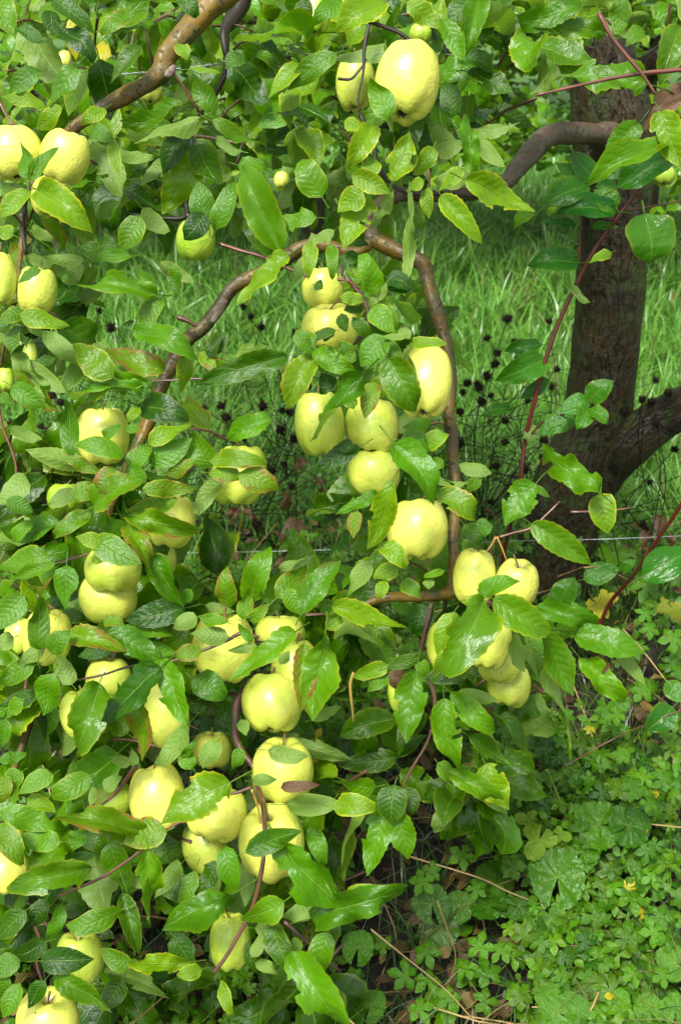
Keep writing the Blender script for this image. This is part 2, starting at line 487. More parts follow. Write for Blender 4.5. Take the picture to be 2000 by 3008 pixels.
NV = 26
LEAF_T = [leaf_template(100 + i, 20, 3, True, 0.6 + 0.95 * (i % 4) / 3) for i in range(NV)]
LEAF_ME = [mesh_np('apple_leaf', *t[:3], None, M_LEAF) for t in LEAF_T]
MID_T = [leaf_template(300 + i, 7, 2, True, 0.8, False) for i in range(14)]
LOW_T = [leaf_template(400 + i, 4, 1, False, 0.7, False) for i in range(10)]

class Batch:
    """many leaves joined into one mesh; alike pieces too many or too small to tell apart"""
    def __init__(s, templates): s.t = templates; s.M = [[] for _ in templates]; s.C = [[] for _ in templates]
    def add(s, mat4, col, i=None):
        i = random.randrange(len(s.t)) if i is None else i
        s.M[i].append(mat4); s.C[i].append(col)
    def build(s, name, mat, parent=None):
        Vs, Fs, Us, Cs, off = [], [], [], [], 0
        for (V, F, U), Ms, C in zip(s.t, s.M, s.C):
            if not Ms: continue
            A = np.array(Ms); k = len(A)
            W = np.einsum('kij,vj->kvi', A[:, :3, :3], V) + A[:, None, :3, 3]
            Vs.append(W.reshape(-1, 3)); Us.append(np.tile(U, (k, 1)))
            Cs.append(np.repeat(np.array(C), len(V), axis=0))
            Fs.append((F[None] + (np.arange(k) * len(V))[:, None, None]).reshape(-1, F.shape[1]) + off)
            off += k * len(V)
        if not Vs: return None
        me = mesh_np(name, np.vstack(Vs), np.vstack(Fs), np.vstack(Us), np.vstack(Cs), mat)
        return link(name, me, parent)

def frame(a, b, w, n):
    """matrix carrying the unit leaf onto base a, tip b, width w, face n"""
    y = b - a; L = y.length; yh = y / L
    z = (n - yh * n.dot(yh)).normalized(); x = yh.cross(z)
    m = Matrix.Identity(4)
    for i in range(3):
        m[i][0] = x[i] * w; m[i][1] = yh[i] * L; m[i][2] = z[i] * L; m[i][3] = a[i]
    return m

def tint(ty, r=random):
    u = r.uniform
    return {
        'g': (u(0, .35), u(0, .6) if r.random() < .35 else 0, u(.45, .9), 1),
        'y': (u(.75, 1), u(.0, .35), u(.8, 1), 1),
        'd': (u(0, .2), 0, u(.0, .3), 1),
        'r': (u(.4, .9), u(.5, .9), u(.5, .85), 1),
        'u': (u(.1, .6), u(0, .3), u(.5, 1), 1),
        'o': (u(.3, .5), 0, u(.5, .7), 1),
        'Y': (.5, .1, .8, .5),
        'b': (.5, .5, .5, 0.0),
    }[ty]
# ================================================================== THE GROUND
gx = np.concatenate([np.linspace(-60, -4, 8), np.linspace(-3, 3, 61), np.linspace(4, 60, 8)])
gy = np.concatenate([np.linspace(-20, -1, 6), np.linspace(0, 6, 61), np.linspace(7, 14, 8), np.linspace(20, 200, 10)])
GV = []
def gz(x, y):
    return 0.03 * noise.noise(Vector((x * 0.9, y * 0.9, 3.3))) * (1 if abs(x) < 4 and y < 10 else 0.5)
for y in gy:
    for x in gx: GV.append((x, y, gz(x, y)))
m = len(gx); i, k = np.meshgrid(np.arange(len(gy) - 1), np.arange(m - 1), indexing='ij'); a = i * m + k
ground = link('ground', mesh_np('ground', GV, np.stack([a, a + 1, a + m + 1, a + m], -1).reshape(-1, 4), None, None, M_GROUND))
tag(ground, kind='structure')

def grass(name, n, yr, hr, xw, wid, straw=0.06, tufts=0.5, seed=1, col=((0.07, 0.27, 0.022), (0.28, 0.54, 0.075)), lean=0.5):
    R = np.random.default_rng(seed)
    y = yr[0] + (yr[1] - yr[0]) * R.random(n) ** 1.3
    x = (R.random(n) * 2 - 1) * (xw * (0.25 + y * 0.36))
    t = R.random(n) < tufts                                    # tufts: pull part of the blades to common roots
    nt = max(4, n // 60); tx, ty = x[R.integers(0, n, nt)], y[R.integers(0, n, nt)]
    cl = R.integers(0, nt, n)
    x = np.where(t, tx[cl] + R.normal(0, 0.035, n), x); y = np.where(t, ty[cl] + R.normal(0, 0.035, n), y)
    H = hr[0] + (hr[1] - hr[0]) * R.random(n) ** 1.5
    H = H * np.where(t, 1.25, 1.0)
    az = R.random(n) * 6.283; ln = lean * (0.3 + R.random(n))
    dx, dy = np.cos(az), np.sin(az)
    W = wid * (0.6 + 0.8 * R.random(n)) * (0.6 + 0.25 * y)
    fa = az + 1.57 + R.normal(0, 0.5, n)
    sx, sy = np.cos(fa) * W / 2, np.sin(fa) * W / 2
    z0 = np.array([gz(a, b) for a, b in zip(x, y)]) - 0.005
    P_ = []
    for q, wq in ((0, 1), (0.4, 0.9), (0.75, 0.6), (1.0, 0.04)):
        r = H * ln * q ** 1.8 * 1.3
        z = z0 + H * (q - 0.45 * ln * q ** 2.5)
        cx, cy = x + dx * r, y + dy * r
        P_.append(np.stack([cx - sx * wq, cy - sy * wq, z], 1)); P_.append(np.stack([cx + sx * wq, cy + sy * wq, z], 1))
    V = np.stack(P_, 1).reshape(-1, 3)
    o = (np.arange(n) * 8)[:, None, None]
    F = (np.array([[0, 1, 3, 2], [2, 3, 5, 4], [4, 5, 7, 6]])[None] + o).reshape(-1, 4)
    f = R.random(n)[:, None] * 0.7 + 0.3 * np.array([noise.noise(Vector((a * 2, b * 2, 0))) * 0.5 + 0.5 for a, b in zip(x, y)])[:, None]
    c = np.array(col[0]) * (1 - f) + np.array(col[1]) * f
    s = R.random(n)[:, None] < straw
    c = np.where(s, np.array([0.34, 0.27, 0.11]) * (0.6 + 0.6 * R.random(n)[:, None]), c)
    C = np.repeat(np.concatenate([c, np.ones((n, 1))], 1), 8, axis=0)
    o = link(name, mesh_np(name, V, F, None, C, M_GRASS))
    return tag(o, kind='stuff')
tag(grass('lawn_grass', 90000, (2.3, 9.5), (0.06, 0.17), 1.25, 0.0032, 0.05, 0.45, 2), 'wet green meadow grass between the orchard rows', 'grass')
tag(grass('tall_grass', 9000, (2.6, 6.5), (0.13, 0.25), 1.2, 0.0036, 0.08, 0.75, 3, ((0.08, 0.28, 0.025), (0.28, 0.54, 0.07)), 0.75), 'taller tufts of grass standing out of the meadow', 'grass')
tag(grass('strip_grass', 9000, (1.0, 2.5), (0.05, 0.16), 1.3, 0.003, 0.22, 0.5, 4, ((0.02, 0.09, 0.01), (0.08, 0.20, 0.03)), 0.8), 'thin dark grass growing among the herbs below the trees', 'grass')

# ================================================================== HERBS ON THE GROUND
def palmate_template(seed, n=5, toothed=True):
    """cinquefoil leaf: n obovate toothed leaflets on one stalk point, unit radius, lying in XY"""
    r = random.Random(seed)
    V, F, U = [], [], []
    rows = 5
    for j in range(n):
        th = (j - (n - 1) / 2) * (math.radians(335) / n) + r.uniform(-.08, .08)
        L = 1.0 - 0.12 * abs(j - (n - 1) / 2) + r.uniform(-.08, .08)
        cup = r.uniform(0.05, 0.4)
        b0 = len(V)
        ws = [0.03, 0.09, 0.17, 0.24, 0.22, 0.05]
        for i in range(rows + 1):
            v = i / rows
            w = ws[i] * (1 + (0.12 if i % 2 else -0.05))
            for k in (-1, -.5, 0, .5, 1):
                x = k * w; y = v * L - 0.05 * abs(k); z = cup * abs(x) - 0.22 * v * v + 0.03 * math.sin(9 * v + k * 3)
                V.append((x * math.cos(th) + y * math.sin(th), y * math.cos(th) - x * math.sin(th), z)); U.append((0.5 + k / 2, v))
        for i in range(rows):
            for k in range(4):
                a = b0 + i * 5 + k; F.append((a, a + 1, a + 6, a + 5))
    # stalk
    b0 = len(V)
    for i, (z, rr) in enumerate(((0, .02), (-0.7, .022), (-1.8, .025))):
        for k in range(3): V.append((math.cos(k * 2.094) * rr, -0.15 * i * i + math.sin(k * 2.094) * rr, z)); U.append((.5, .02))
    for i in range(2):
        for k in range(3):
            a = b0 + i * 3 + k; b = b0 + i * 3 + (k + 1) % 3; F.append((a, b, b + 3, a + 3))
    return np.array(V), np.array(F), np.array(U)
def radial_template(seed, rf, rings=5, segs=48, cup=0.25, pucker=0.03, notch=0.35, stalk=True):
    """broad leaf drawn from its stalk point: outline rf(angle), open by notch at the back"""
    r = random.Random(seed)
    V, F, U = [], [], []
    span = 2 * math.pi - notch
    p0 = r.uniform(0, 6)
    for i in range(rings + 1):
        q = i / rings
        for k in range(segs + 1):
            f = k / segs
            th = -span / 2 + span * f
            R = rf(th, r) * q * (1 + .10 * noise.noise(Vector((th * 1.3, p0, 0)))); th += .12 * noise.noise(Vector((th * 1.1, q * 2, p0)))
            z = cup * q * q * 0.5 + pucker * 4.5 * q * noise.noise(Vector((R * math.sin(th) * 2.6, R * math.cos(th) * 2.6, p0))) + pucker * 1.6 * q * math.sin(th * 4 + p0) - 0.10 * q * q * abs(th) + pucker * 2.2 * noise.noise(Vector((R * math.sin(th) * 7, R * math.cos(th) * 7, p0)))
            V.append((R * math.sin(th), R * math.cos(th), z)); U.append((0.5 + 0.5 * abs(((th / (span / 7.0)) % 1.0) - 0.5) * 2 * (1 if 1 else 0) * 0.98 * q + 0.0, q))
    m = segs + 1
    for i in range(rings):
        for k in range(segs):
            a = i * m + k; F.append((a, a + 1, a + m + 1, a + m))
    if stalk:
        b0 = len(V)
        for i, (z, rr) in enumerate(((0, .02), (-0.5, .022), (-1.3, .03))):
            for k in range(3): V.append((math.cos(k * 2.094) * rr, -0.1 * i * i + math.sin(k * 2.094) * rr, z)); U.append((.5, .02))
        for i in range(2):
            for k in range(3):
                a = b0 + i * 3 + k; b = b0 + i * 3 + (k + 1) % 3; F.append((a, b, b + 3, a + 3))
    return np.array(V), np.array(F), np.array(U)
def rf_round(th, r): return (0.92 + 0.10 * abs(math.sin(th * 1.5 + .8)) ) * (1 + 0.09 * abs(math.sin(th * 10)))
def rf_lobe(th, r):
    a = abs(math.cos(th * 1.45)) ** 1.2 if abs(th) < 2.2 else 0.55
    return (0.45 + 0.60 * a * (1 - 0.13 * abs(th))) * (1 + 0.12 * abs(math.sin(th * 12)))
def rf_heart(th, r): return 0.95 + 0.18 * math.exp(-(th * 3) ** 2) + 0.05 * math.cos(2 * th)
PALM_T = [palmate_template(i) for i in range(6)] + [palmate_template(20 + i, 3) for i in range(2)]
ROUND_T = [radial_template(i, rf_round, 3, 28) for i in range(4)] + [radial_template(9 + i, rf_lobe, 3, 30) for i in range(2)]

def upm(p, s, lean, az):
    """leaf lying face up at p, radius s, tipped by lean radians, turned az"""
    m = Matrix.Translation(p) @ Matrix.Rotation(random.gauss(.42, .25), 4, 'X') @ Matrix.Rotation(random.uniform(0, 6.28), 4, 'Z') @ Matrix.Rotation(lean, 4, 'X') @ Matrix.Rotation(az, 4, 'Z') @ Matrix.Diagonal((s, s, s, 1))
    return m
def hmax(x, y):
    k_ = .55 if x < .25 else 1.0
    return 0.07 + 0.22 * k_ * max(0, (y - 1.15)) + 0.06 * noise.noise(Vector((x * 9, y * 9, 2))) + 0.07 * noise.noise(Vector((x * 3, y * 3, 9)))
cq = Batch(PALM_T)
k = 0
while k < 4300:
    y = random.uniform(1.0, 2.42); x = random.uniform(-1, 1) * (0.12 + y * 0.40)
    dens = 0.30 + 2.3 * noise.noise(Vector((x * 3.5, y * 3.5, 1.0)))
    if y > 1.75: dens *= 0.75
    if random.random() > dens: continue
    z = 0.02 + hmax(x, y) * random.random() ** 0.45
    s = random.uniform(0.012, 0.028)
    c = (random.uniform(0, .4), 0, min(1, max(0, random.gauss(.48, .3))), 1)
    if random.random() < .012: c = (.6, .2, .9, .55)
    cq.add(upm((x, y, z + gz(x, y)), s, random.gauss(0, .55), random.uniform(0, 6)), c); k += 1
o = cq.build('cinquefoil', M_HERB)
tag(o, 'glossy five-fingered cinquefoil leaves covering the ground under the trees', 'ground cover', kind='stuff')
rd = Batch(ROUND_T)
for k in range(170):
    y = random.uniform(1.0, 2.42); x = random.uniform(-1, 1) * (0.12 + y * 0.40)
    z = 0.02 + 0.8 * hmax(x, y) * random.random()
    c = (random.uniform(0, .35), 0, random.uniform(.1, .7), 1)
    if random.random() < .012: c = (.9, .1, .9, .6)
    rd.add(upm((x, y, z), random.uniform(0.015, 0.034), random.gauss(0, .45), random.uniform(0, 6)), c)
o = rd.build('undergrowth', M_ROUNDJ)
tag(o, 'low round and lobed herb leaves mixed into the cinquefoil', 'undergrowth', kind='stuff')
# dead leaves and straw in the litter layer
lt = Batch(LOW_T)
for k in range(1500):
    y = random.uniform(1.0, 2.6); x = random.uniform(-1, 1) * (0.12 + y * 0.40)
    p = Vector((x, y, 0.012 + random.random() ** 2 * 0.22 * (1 if y > 1.7 else .25)))
    a = random.uniform(0, 6.28); d = Vector((math.cos(a), math.sin(a), random.uniform(-.5, .3))) * random.uniform(.02, .05)
    lt.add(frame(p, p + d, random.uniform(.012, .026), Vector((random.gauss(0, .5), random.gauss(0, .5), 1))), (.5, .5, .5, random.choice((0, 0, 0, .15))))
tag(lt.build('leaf_litter', M_LEAFJ), 'withered brown leaves lying in the shade below the apple trees', 'leaf litter', kind='stuff')
ts = Tubes()
for k in range(120):
    y = random.uniform(1.0, 2.5); x = random.uniform(-1, 1) * (0.12 + y * 0.40)
    a = random.uniform(0, 6.28); L = random.uniform(.06, .32)
    z0 = random.uniform(0.005, .1) * (1.6 if y > 1.7 else .7)
    d = Vector((math.cos(a), math.sin(a), random.uniform(-.05, .5))) * L
    p = Vector((x, y, z0)); mid = p + d * .5 + Vector((random.gauss(0, .02), random.gauss(0, .02), random.uniform(0, .04)))
    ts.add([p, mid, p + d], [random.uniform(.0008, .0018)], 4, 3)
tag(ts.build('dry_stalks', M_STRAW), 'thin dry straw stalks lying criss-cross among the herbs', 'straw', kind='stuff')
# ================================================================== APPLE TREES
tr_base = PY(1600, 1800, 2.39); tr_base.z = 0
treeA = thing('apple_tree', 'old wet apple tree with a thick dark trunk at the right and limbs arching left', 'apple tree', tr_base)
treeB = thing('apple_tree', 'apple tree whose golden brown limb reaches in from the upper left, laden with apples', 'apple tree', (-0.9, 1.9, 0))
TY = 2.39
def pts_px(L, yfix=None):
    out = []
    for q in L:
        x, y = tp(q[0], q[1], q[2]); out.append(PY(x, y, yfix) if yfix else P(x, y, q[3]))
    return out
# trunk
tb = Tubes()
trunk = [(1590, 2080, 175), (1598, 1900, 140), (1612, 1760, 122), (1640, 1560, 122), (1690, 1400, 118), (1745, 1260, 106), (1768, 1120, 101), (1780, 1000, 103),
         (1795, 820, 103), (1803, 640, 104), (1806, 520, 112), (1800, 400, 124), (1790, 290, 120), (1770, 190, 108), (1745, 60, 92), (1735, -120, 85)]
tpnt, trad = [], []
for x, y, r in trunk:
    p = PY(x, y, TY); tpnt.append(p); trad.append(r * proj(p)[2] / FPX)
tb.add(tpnt, [r * .95 for r in trad], 56, 14, 0.0048, 40, 1.7, 4.0)
tb.build('trunk', M_TRUNK, treeA)
LIMBPX = []
def limb(L, mat, tree, name='branch', sides=14, disp=.0014, depth_y=None, seed=0., n=6, knots=0.0, fr=70):
    if disp > .001: disp *= 1.5; n += 3
    pts, rad = [], []
    for q in L:
        t, x, y, r = q[:4]
        X, Y = tp(t, x, y)
        d = q[4]
        if r > 24 or name == 'twig': LIMBPX.append((X, Y, r * (TS if t else 1), d, len(pts) == 0))
        p = P(X, Y, d); pts.append(p); rad.append(r * .84 * (TS if t else 1) * d / FPX * (1 + random.uniform(-.07, .07)))
    b = Tubes(); b.add(pts, rad, sides, n, disp, fr, seed, 3.0, knots)
    return b.build(name, mat, tree), pts
dT = lambda x, y: proj(PY(x, y, TY))[2]
# fork of the trunk going out to the right
limb([(0, 1640, 1640, 60, dT(1640, 1640)), (0, 1700, 1500, 84, dT(1700, 1500)), (0, 1762, 1390, 88, dT(1762, 1390) - .005), (0, 1850, 1300, 82, 2.57), (0, 1950, 1225, 74, 2.53), (0, 2100, 1150, 70, 2.45), (0, 2300, 1040, 62, 2.4)], M_TRUNK, treeA, sides=28, disp=.003, seed=3, n=8)
# sawn stub high on the right, second leader
limb([(0, 1800, 330, 70, 2.3), (0, 1880, 230, 62, 2.25), (0, 1930, 180, 50, 2.2), (0, 1960, 150, 44, 2.18)], M_TRUNK, treeA, sides=20, disp=.003, seed=5)
# arching limb that carries the middle of the picture
limb([(0, 1800, 400, 62, 2.26), (2, 1180, 618, 60, 2.20), (2, 1075, 612, 58, 2.15), (2, 965, 622, 58, 2.08), (2, 885, 690, 60, 2.02), (2, 810, 780, 52, 1.97), (2, 740, 850, 44, 1.92), (2, 600, 890, 38, 1.88),
      (2, 400, 900, 34, 1.83), (2, 260, 900, 34, 1.80), (2, 170, 950, 34, 1.78), (2, 140, 1040, 38, 1.76), (2, 150, 1105, 42, 1.75)], M_LIMBG, treeA, sides=22, disp=.0018, seed=7, knots=.06)
limb([(2, 150, 1105, 44, 1.75), (2, 200, 1125, 42, 1.745), (2, 270, 1160, 38, 1.74), (4, 375, 30, 42, 1.73), (4, 400, 110, 40, 1.73), (4, 425, 200, 39, 1.72), (4, 460, 310, 38, 1.72), (4, 490, 430, 34, 1.71), (4, 508, 580, 34, 1.71),
      (4, 500, 700, 33, 1.70), (4, 510, 820, 34, 1.70), (4, 520, 960, 31, 1.69), (4, 535, 1100, 31, 1.68), (6, 522, 100, 30, 1.67), (6, 522, 220, 30, 1.66), (6, 515, 330, 33, 1.66), (6, 495, 385, 38, 1.655)], M_LIMB, treeA, sides=20, disp=.0016, seed=9, knots=.06)
limb([(6, 500, 375, 34, 1.655), (6, 440, 385, 33, 1.65), (6, 340, 392, 31, 1.64), (6, 240, 392, 29, 1.63), (6, 170, 402, 25, 1.63), (6, 100, 430, 16, 1.63), (6, 0, 500, 12, 1.66)], M_LIMB, treeA, sides=16, disp=.0016, seed=11, knots=.1)
limb([(2, 150, 1105, 34, 1.75), (2, 60, 1160, 30, 1.76), (1, 1500, 1130, 34, 1.77), (1, 1390, 1140, 34, 1.78), (3, 1240, 60, 34, 1.78), (3, 1090, 130, 36, 1.78), (3, 1010, 230, 38, 1.78), (3, 930, 330, 40, 1.77), (3, 860, 390, 38, 1.77),
      (3, 790, 500, 37, 1.76), (3, 735, 620, 38, 1.75), (3, 680, 760, 36, 1.74), (3, 630, 880, 32, 1.73), (3, 580, 1000, 28, 1.73), (3, 500, 1180, 22, 1.73), (5, 460, 200, 16, 1.73)], M_LIMB, treeA, sides=20, disp=.0016, seed=13, knots=.08)
sc = Tubes(); a = P(*tp(3, 975, 300), 1.735); b = P(*tp(3, 1040, 205), 1.735)
sc.add([a, a.lerp(b, .5), b], [.004, .0075, .004], 10, 4, .002, 120); sc.build('pruning_scar', M_SCAR, treeA)
# upper left limb
limb([(1, 1200, -200, 84, 1.78), (1, 1060, -60, 78, 1.76), (1, 960, 30, 72, 1.75), (1, 890, 110, 66, 1.74), (1, 815, 190, 58, 1.73), (1, 762, 260, 60, 1.72), (1, 745, 330, 60, 1.72), (1, 680, 385, 46, 1.71), (1, 560, 450, 44, 1.70),
      (1, 450, 510, 38, 1.69), (1, 350, 580, 33, 1.68), (1, 280, 650, 28, 1.68), (1, 200, 760, 22, 1.7), (1, 120, 900, 18, 1.7), (1, 105, 1060, 17, 1.7), (3, 90, 40, 13, 1.68), (3, 70, 200, 11, 1.66), (3, 20, 400, 10, 1.66), (3, -10, 600, 9, 1.66)], M_LIMB, treeB, sides=22, disp=.0022, seed=17, knots=.10)
sc = Tubes(); a = P(*tp(1, 765, 350), 1.675); sc.add([a, a + Vector((.006, 0, .006)), a + Vector((.012, .002, .014))], [.004, .007, .004], 10, 4, .002, 120); sc.build('pruning_scar', M_SCAR, treeB)
limb([(1, 1150, -100, 56, 1.9), (1, 1085, 60, 46, 1.88), (1, 1030, 150, 28, 1.85), (1, 1040, 260, 17, 1.84), (1, 1030, 350, 15, 1.83), (1, 985, 440, 12, 1.83)], M_DARKTWIG, treeB, disp=.002, seed=19)
limb([(1, 985, 440, 12, 1.83), (1, 900, 560, 12, 1.80), (1, 880, 680, 14, 1.78), (1, 862, 800, 14, 1.77), (1, 858, 930, 14, 1.76), (1, 850, 1000, 14, 1.75), (1, 720, 1000, 9, 1.75), (1, 600, 985, 6, 1.75)], M_DARKTWIG, treeB, disp=.001, seed=21)
def twig(L, mat, tree, depth=1.6, r=8, name='twig', end=.55):
    Q = [(q[0], q[1], q[2], (q[3] if len(q) > 3 else r) * (1 - (1 - end) * i / max(1, len(L) - 1)), q[4] if len(q) > 4 else depth) for i, q in enumerate(L)]
    return limb(Q, mat, tree, name, 8, .0005, seed=random.random() * 9, n=4, knots=.25, fr=200)
# fruiting branch, lower left
limb([(5, 1300, 740, 16, 1.66), (5, 1225, 770, 24, 1.62), (5, 1150, 810, 26, 1.60), (5, 1095, 870, 28, 1.59), (5, 1085, 960, 22, 1.58), (5, 1085, 1040, 24, 1.57), (5, 1120, 1110, 18, 1.56), (5, 1165, 1175, 16, 1.55), (7, 1185, 80, 15, 1.54),
      (7, 1210, 180, 13, 1.50), (7, 1220, 280, 12, 1.45), (7, 1215, 400, 12, 1.43), (7, 1195, 520, 13, 1.43), (7, 1165, 640, 12, 1.44), (7, 1110, 750, 12, 1.45), (7, 1040, 870, 11, 1.45), (7, 985, 945, 12, 1.45)], M_TWIG, treeB, sides=10, disp=.0006, seed=23, knots=.2, fr=150)
limb([(5, 200, 780, 20, 1.75), (5, 165, 870, 22, 1.74), (5, 130, 990, 23, 1.73), (5, 95, 1100, 21, 1.72), (7, 60, 30, 16, 1.72), (7, 30, 200, 10, 1.72)], M_LIMB, treeB, disp=.001, seed=25)
twig([(7, 625, -10), (7, 590, 40), (7, 530, 120), (7, 445, 190)], M_REDTWIG, treeB, 1.50, 11)
twig([(7, 960, 200), (7, 870, 230), (7, 760, 292), (7, 640, 390), (7, 480, 500), (7, 350, 558), (7, 265, 595)], M_REDTWIG, treeB, 1.44, 11)
twig([(5, 1190, 580), (5, 1110, 560), (5, 1040, 595), (5, 930, 640), (5, 790, 688), (5, 600, 712), (5, 470, 752), (5, 330, 780)], M_TWIG, treeB, 1.46, 11)
twig([(3, 690, 570), (3, 770, 572), (3, 900, 565), (3, 1020, 562)], M_REDTWIG, treeA, 1.66, 8)
twig([(1, 1010, 1120), (1, 1100, 1150), (1, 1200, 1179), (3, 1290, 40), (3, 1400, 85), (3, 1500, 105), (4, 20, 110), (4, 90, 150)], M_REDTWIG, treeA, 1.62, 11)
twig([(4, 20, 90, 12), (4, 100, 190, 16), (4, 130, 290, 18), (4, 100, 360, 18), (4, 50, 415, 14)], M_TWIG, treeA, 1.64, 14)
twig([(4, -10, -40), (4, 10, 60), (4, -30, 160)], M_TWIG, treeA, 1.66, 12)
twig([(3, -20, 600), (3, 10, 780), (3, 45, 870), (3, 75, 980), (3, 60, 1100)], M_REDTWIG, treeB, 1.62, 9)
twig([(3, 820, 280), (3, 870, 300), (3, 900, 320)], M_TWIG, treeA, 1.73, 16)
twig([(2, 1190, 60), (2, 1250, 170), (2, 1330, 270), (2, 1390, 340), (2, 1450, 430)], M_REDTWIG, treeA, 1.36, 13)
twig([(2, 1600, 315), (2, 1500, 325), (2, 1390, 335), (2, 1230, 362), (2, 1060, 400), (2, 900, 437)], M_REDTWIG, treeA, 1.37, 13)
twig([(2, 140, 60), (2, 110, 220, 12), (2, 105, 330), (2, 80, 450), (2, 90, 520)], M_DARKTWIG, treeA, 1.60, 9)
twig([(2, -10, 360), (2, 50, 360), (2, 95, 310), (2, 120, 270)], M_DARKTWIG, treeA, 1.60, 9)
twig([(2, 100, 90), (2, 200, 120), (2, 290, 160), (2, 340, 215)], M_DARKTWIG, treeA, 1.47, 12)
twig([(2, 90, 520), (2, 150, 660), (2, 170, 760), (2, 240, 850), (2, 320, 890), (2, 460, 890), (2, 590, 900)], M_DARKTWIG, treeA, 1.50, 13)
twig([(2, 400, 740), (2, 410, 830), (2, 400, 890)], M_REDTWIG, treeA, 1.48, 7)
twig([(6, 420, 420), (6, 395, 530), (6, 372, 640), (6, 385, 740), (6, 430, 830), (6, 430, 940), (6, 400, 1060), (6, 330, 1180), (8, 290, 80)], M_TWIG, treeA, 1.62, 13)
twig([(6, 730, 115), (6, 800, 95), (6, 890, 65), (4, 1010, 1130)], M_REDTWIG, treeA, 1.58, 9)
twig([(6, 1060, 0), (4, 1210, 1175), (4, 1335, 1160)], M_REDTWIG, treeA, 1.60, 8)
twig([(6, 715, 115), (6, 690, 160), (6, 660, 195)], M_ORANGE, treeA, 1.57, 7)
twig([(6, 720, 115), (6, 745, 170), (6, 765, 225)], M_ORANGE, treeA, 1.56, 7)
twig([(6, 60, 740, 8), (6, 45, 800, 10), (6, 52, 880, 11), (6, 60, 970, 9)], M_ORANGE, treeA, 1.56, 10)
twig([(7, 1310, 710, 11), (7, 1390, 780), (7, 1450, 830), (7, 1568, 940)], M_TWIG, treeB, 1.52, 11)
twig([(7, 1160, 90), (7, 1090, 115), (7, 1020, 125)], M_REDTWIG, treeB, 1.45, 9)
twig([(7, 1160, 100), (7, 1190, 190), (7, 1200, 260)], M_ORANGE, treeB, 1.47, 7)
twig([(1, 360, 80), (1, 410, 140), (1, 480, 210), (1, 540, 290)], M_DARKTWIG, treeB, 2.3, 10)
twig([(1, 0, 470), (1, 30, 530), (1, 60, 580)], M_REDTWIG, treeB, 1.5, 9)
twig([(1, 100, 980, 17), (1, 105, 1060), (1, 120, 1170)], M_DARKTWIG, treeB, 1.66, 16)
twig([(5, 250, 240), (5, 330, 215), (5, 420, 190)], M_TWIG, treeB, 1.55, 10)
twig([(5, 60, 855), (5, 110, 850), (5, 160, 835)], M_REDTWIG, treeB, 1.58, 9)
twig([(7, 150, 700), (7, 185, 800), (7, 170, 900), (7, 200, 1000)], M_TWIG, treeB, 1.6, 12)

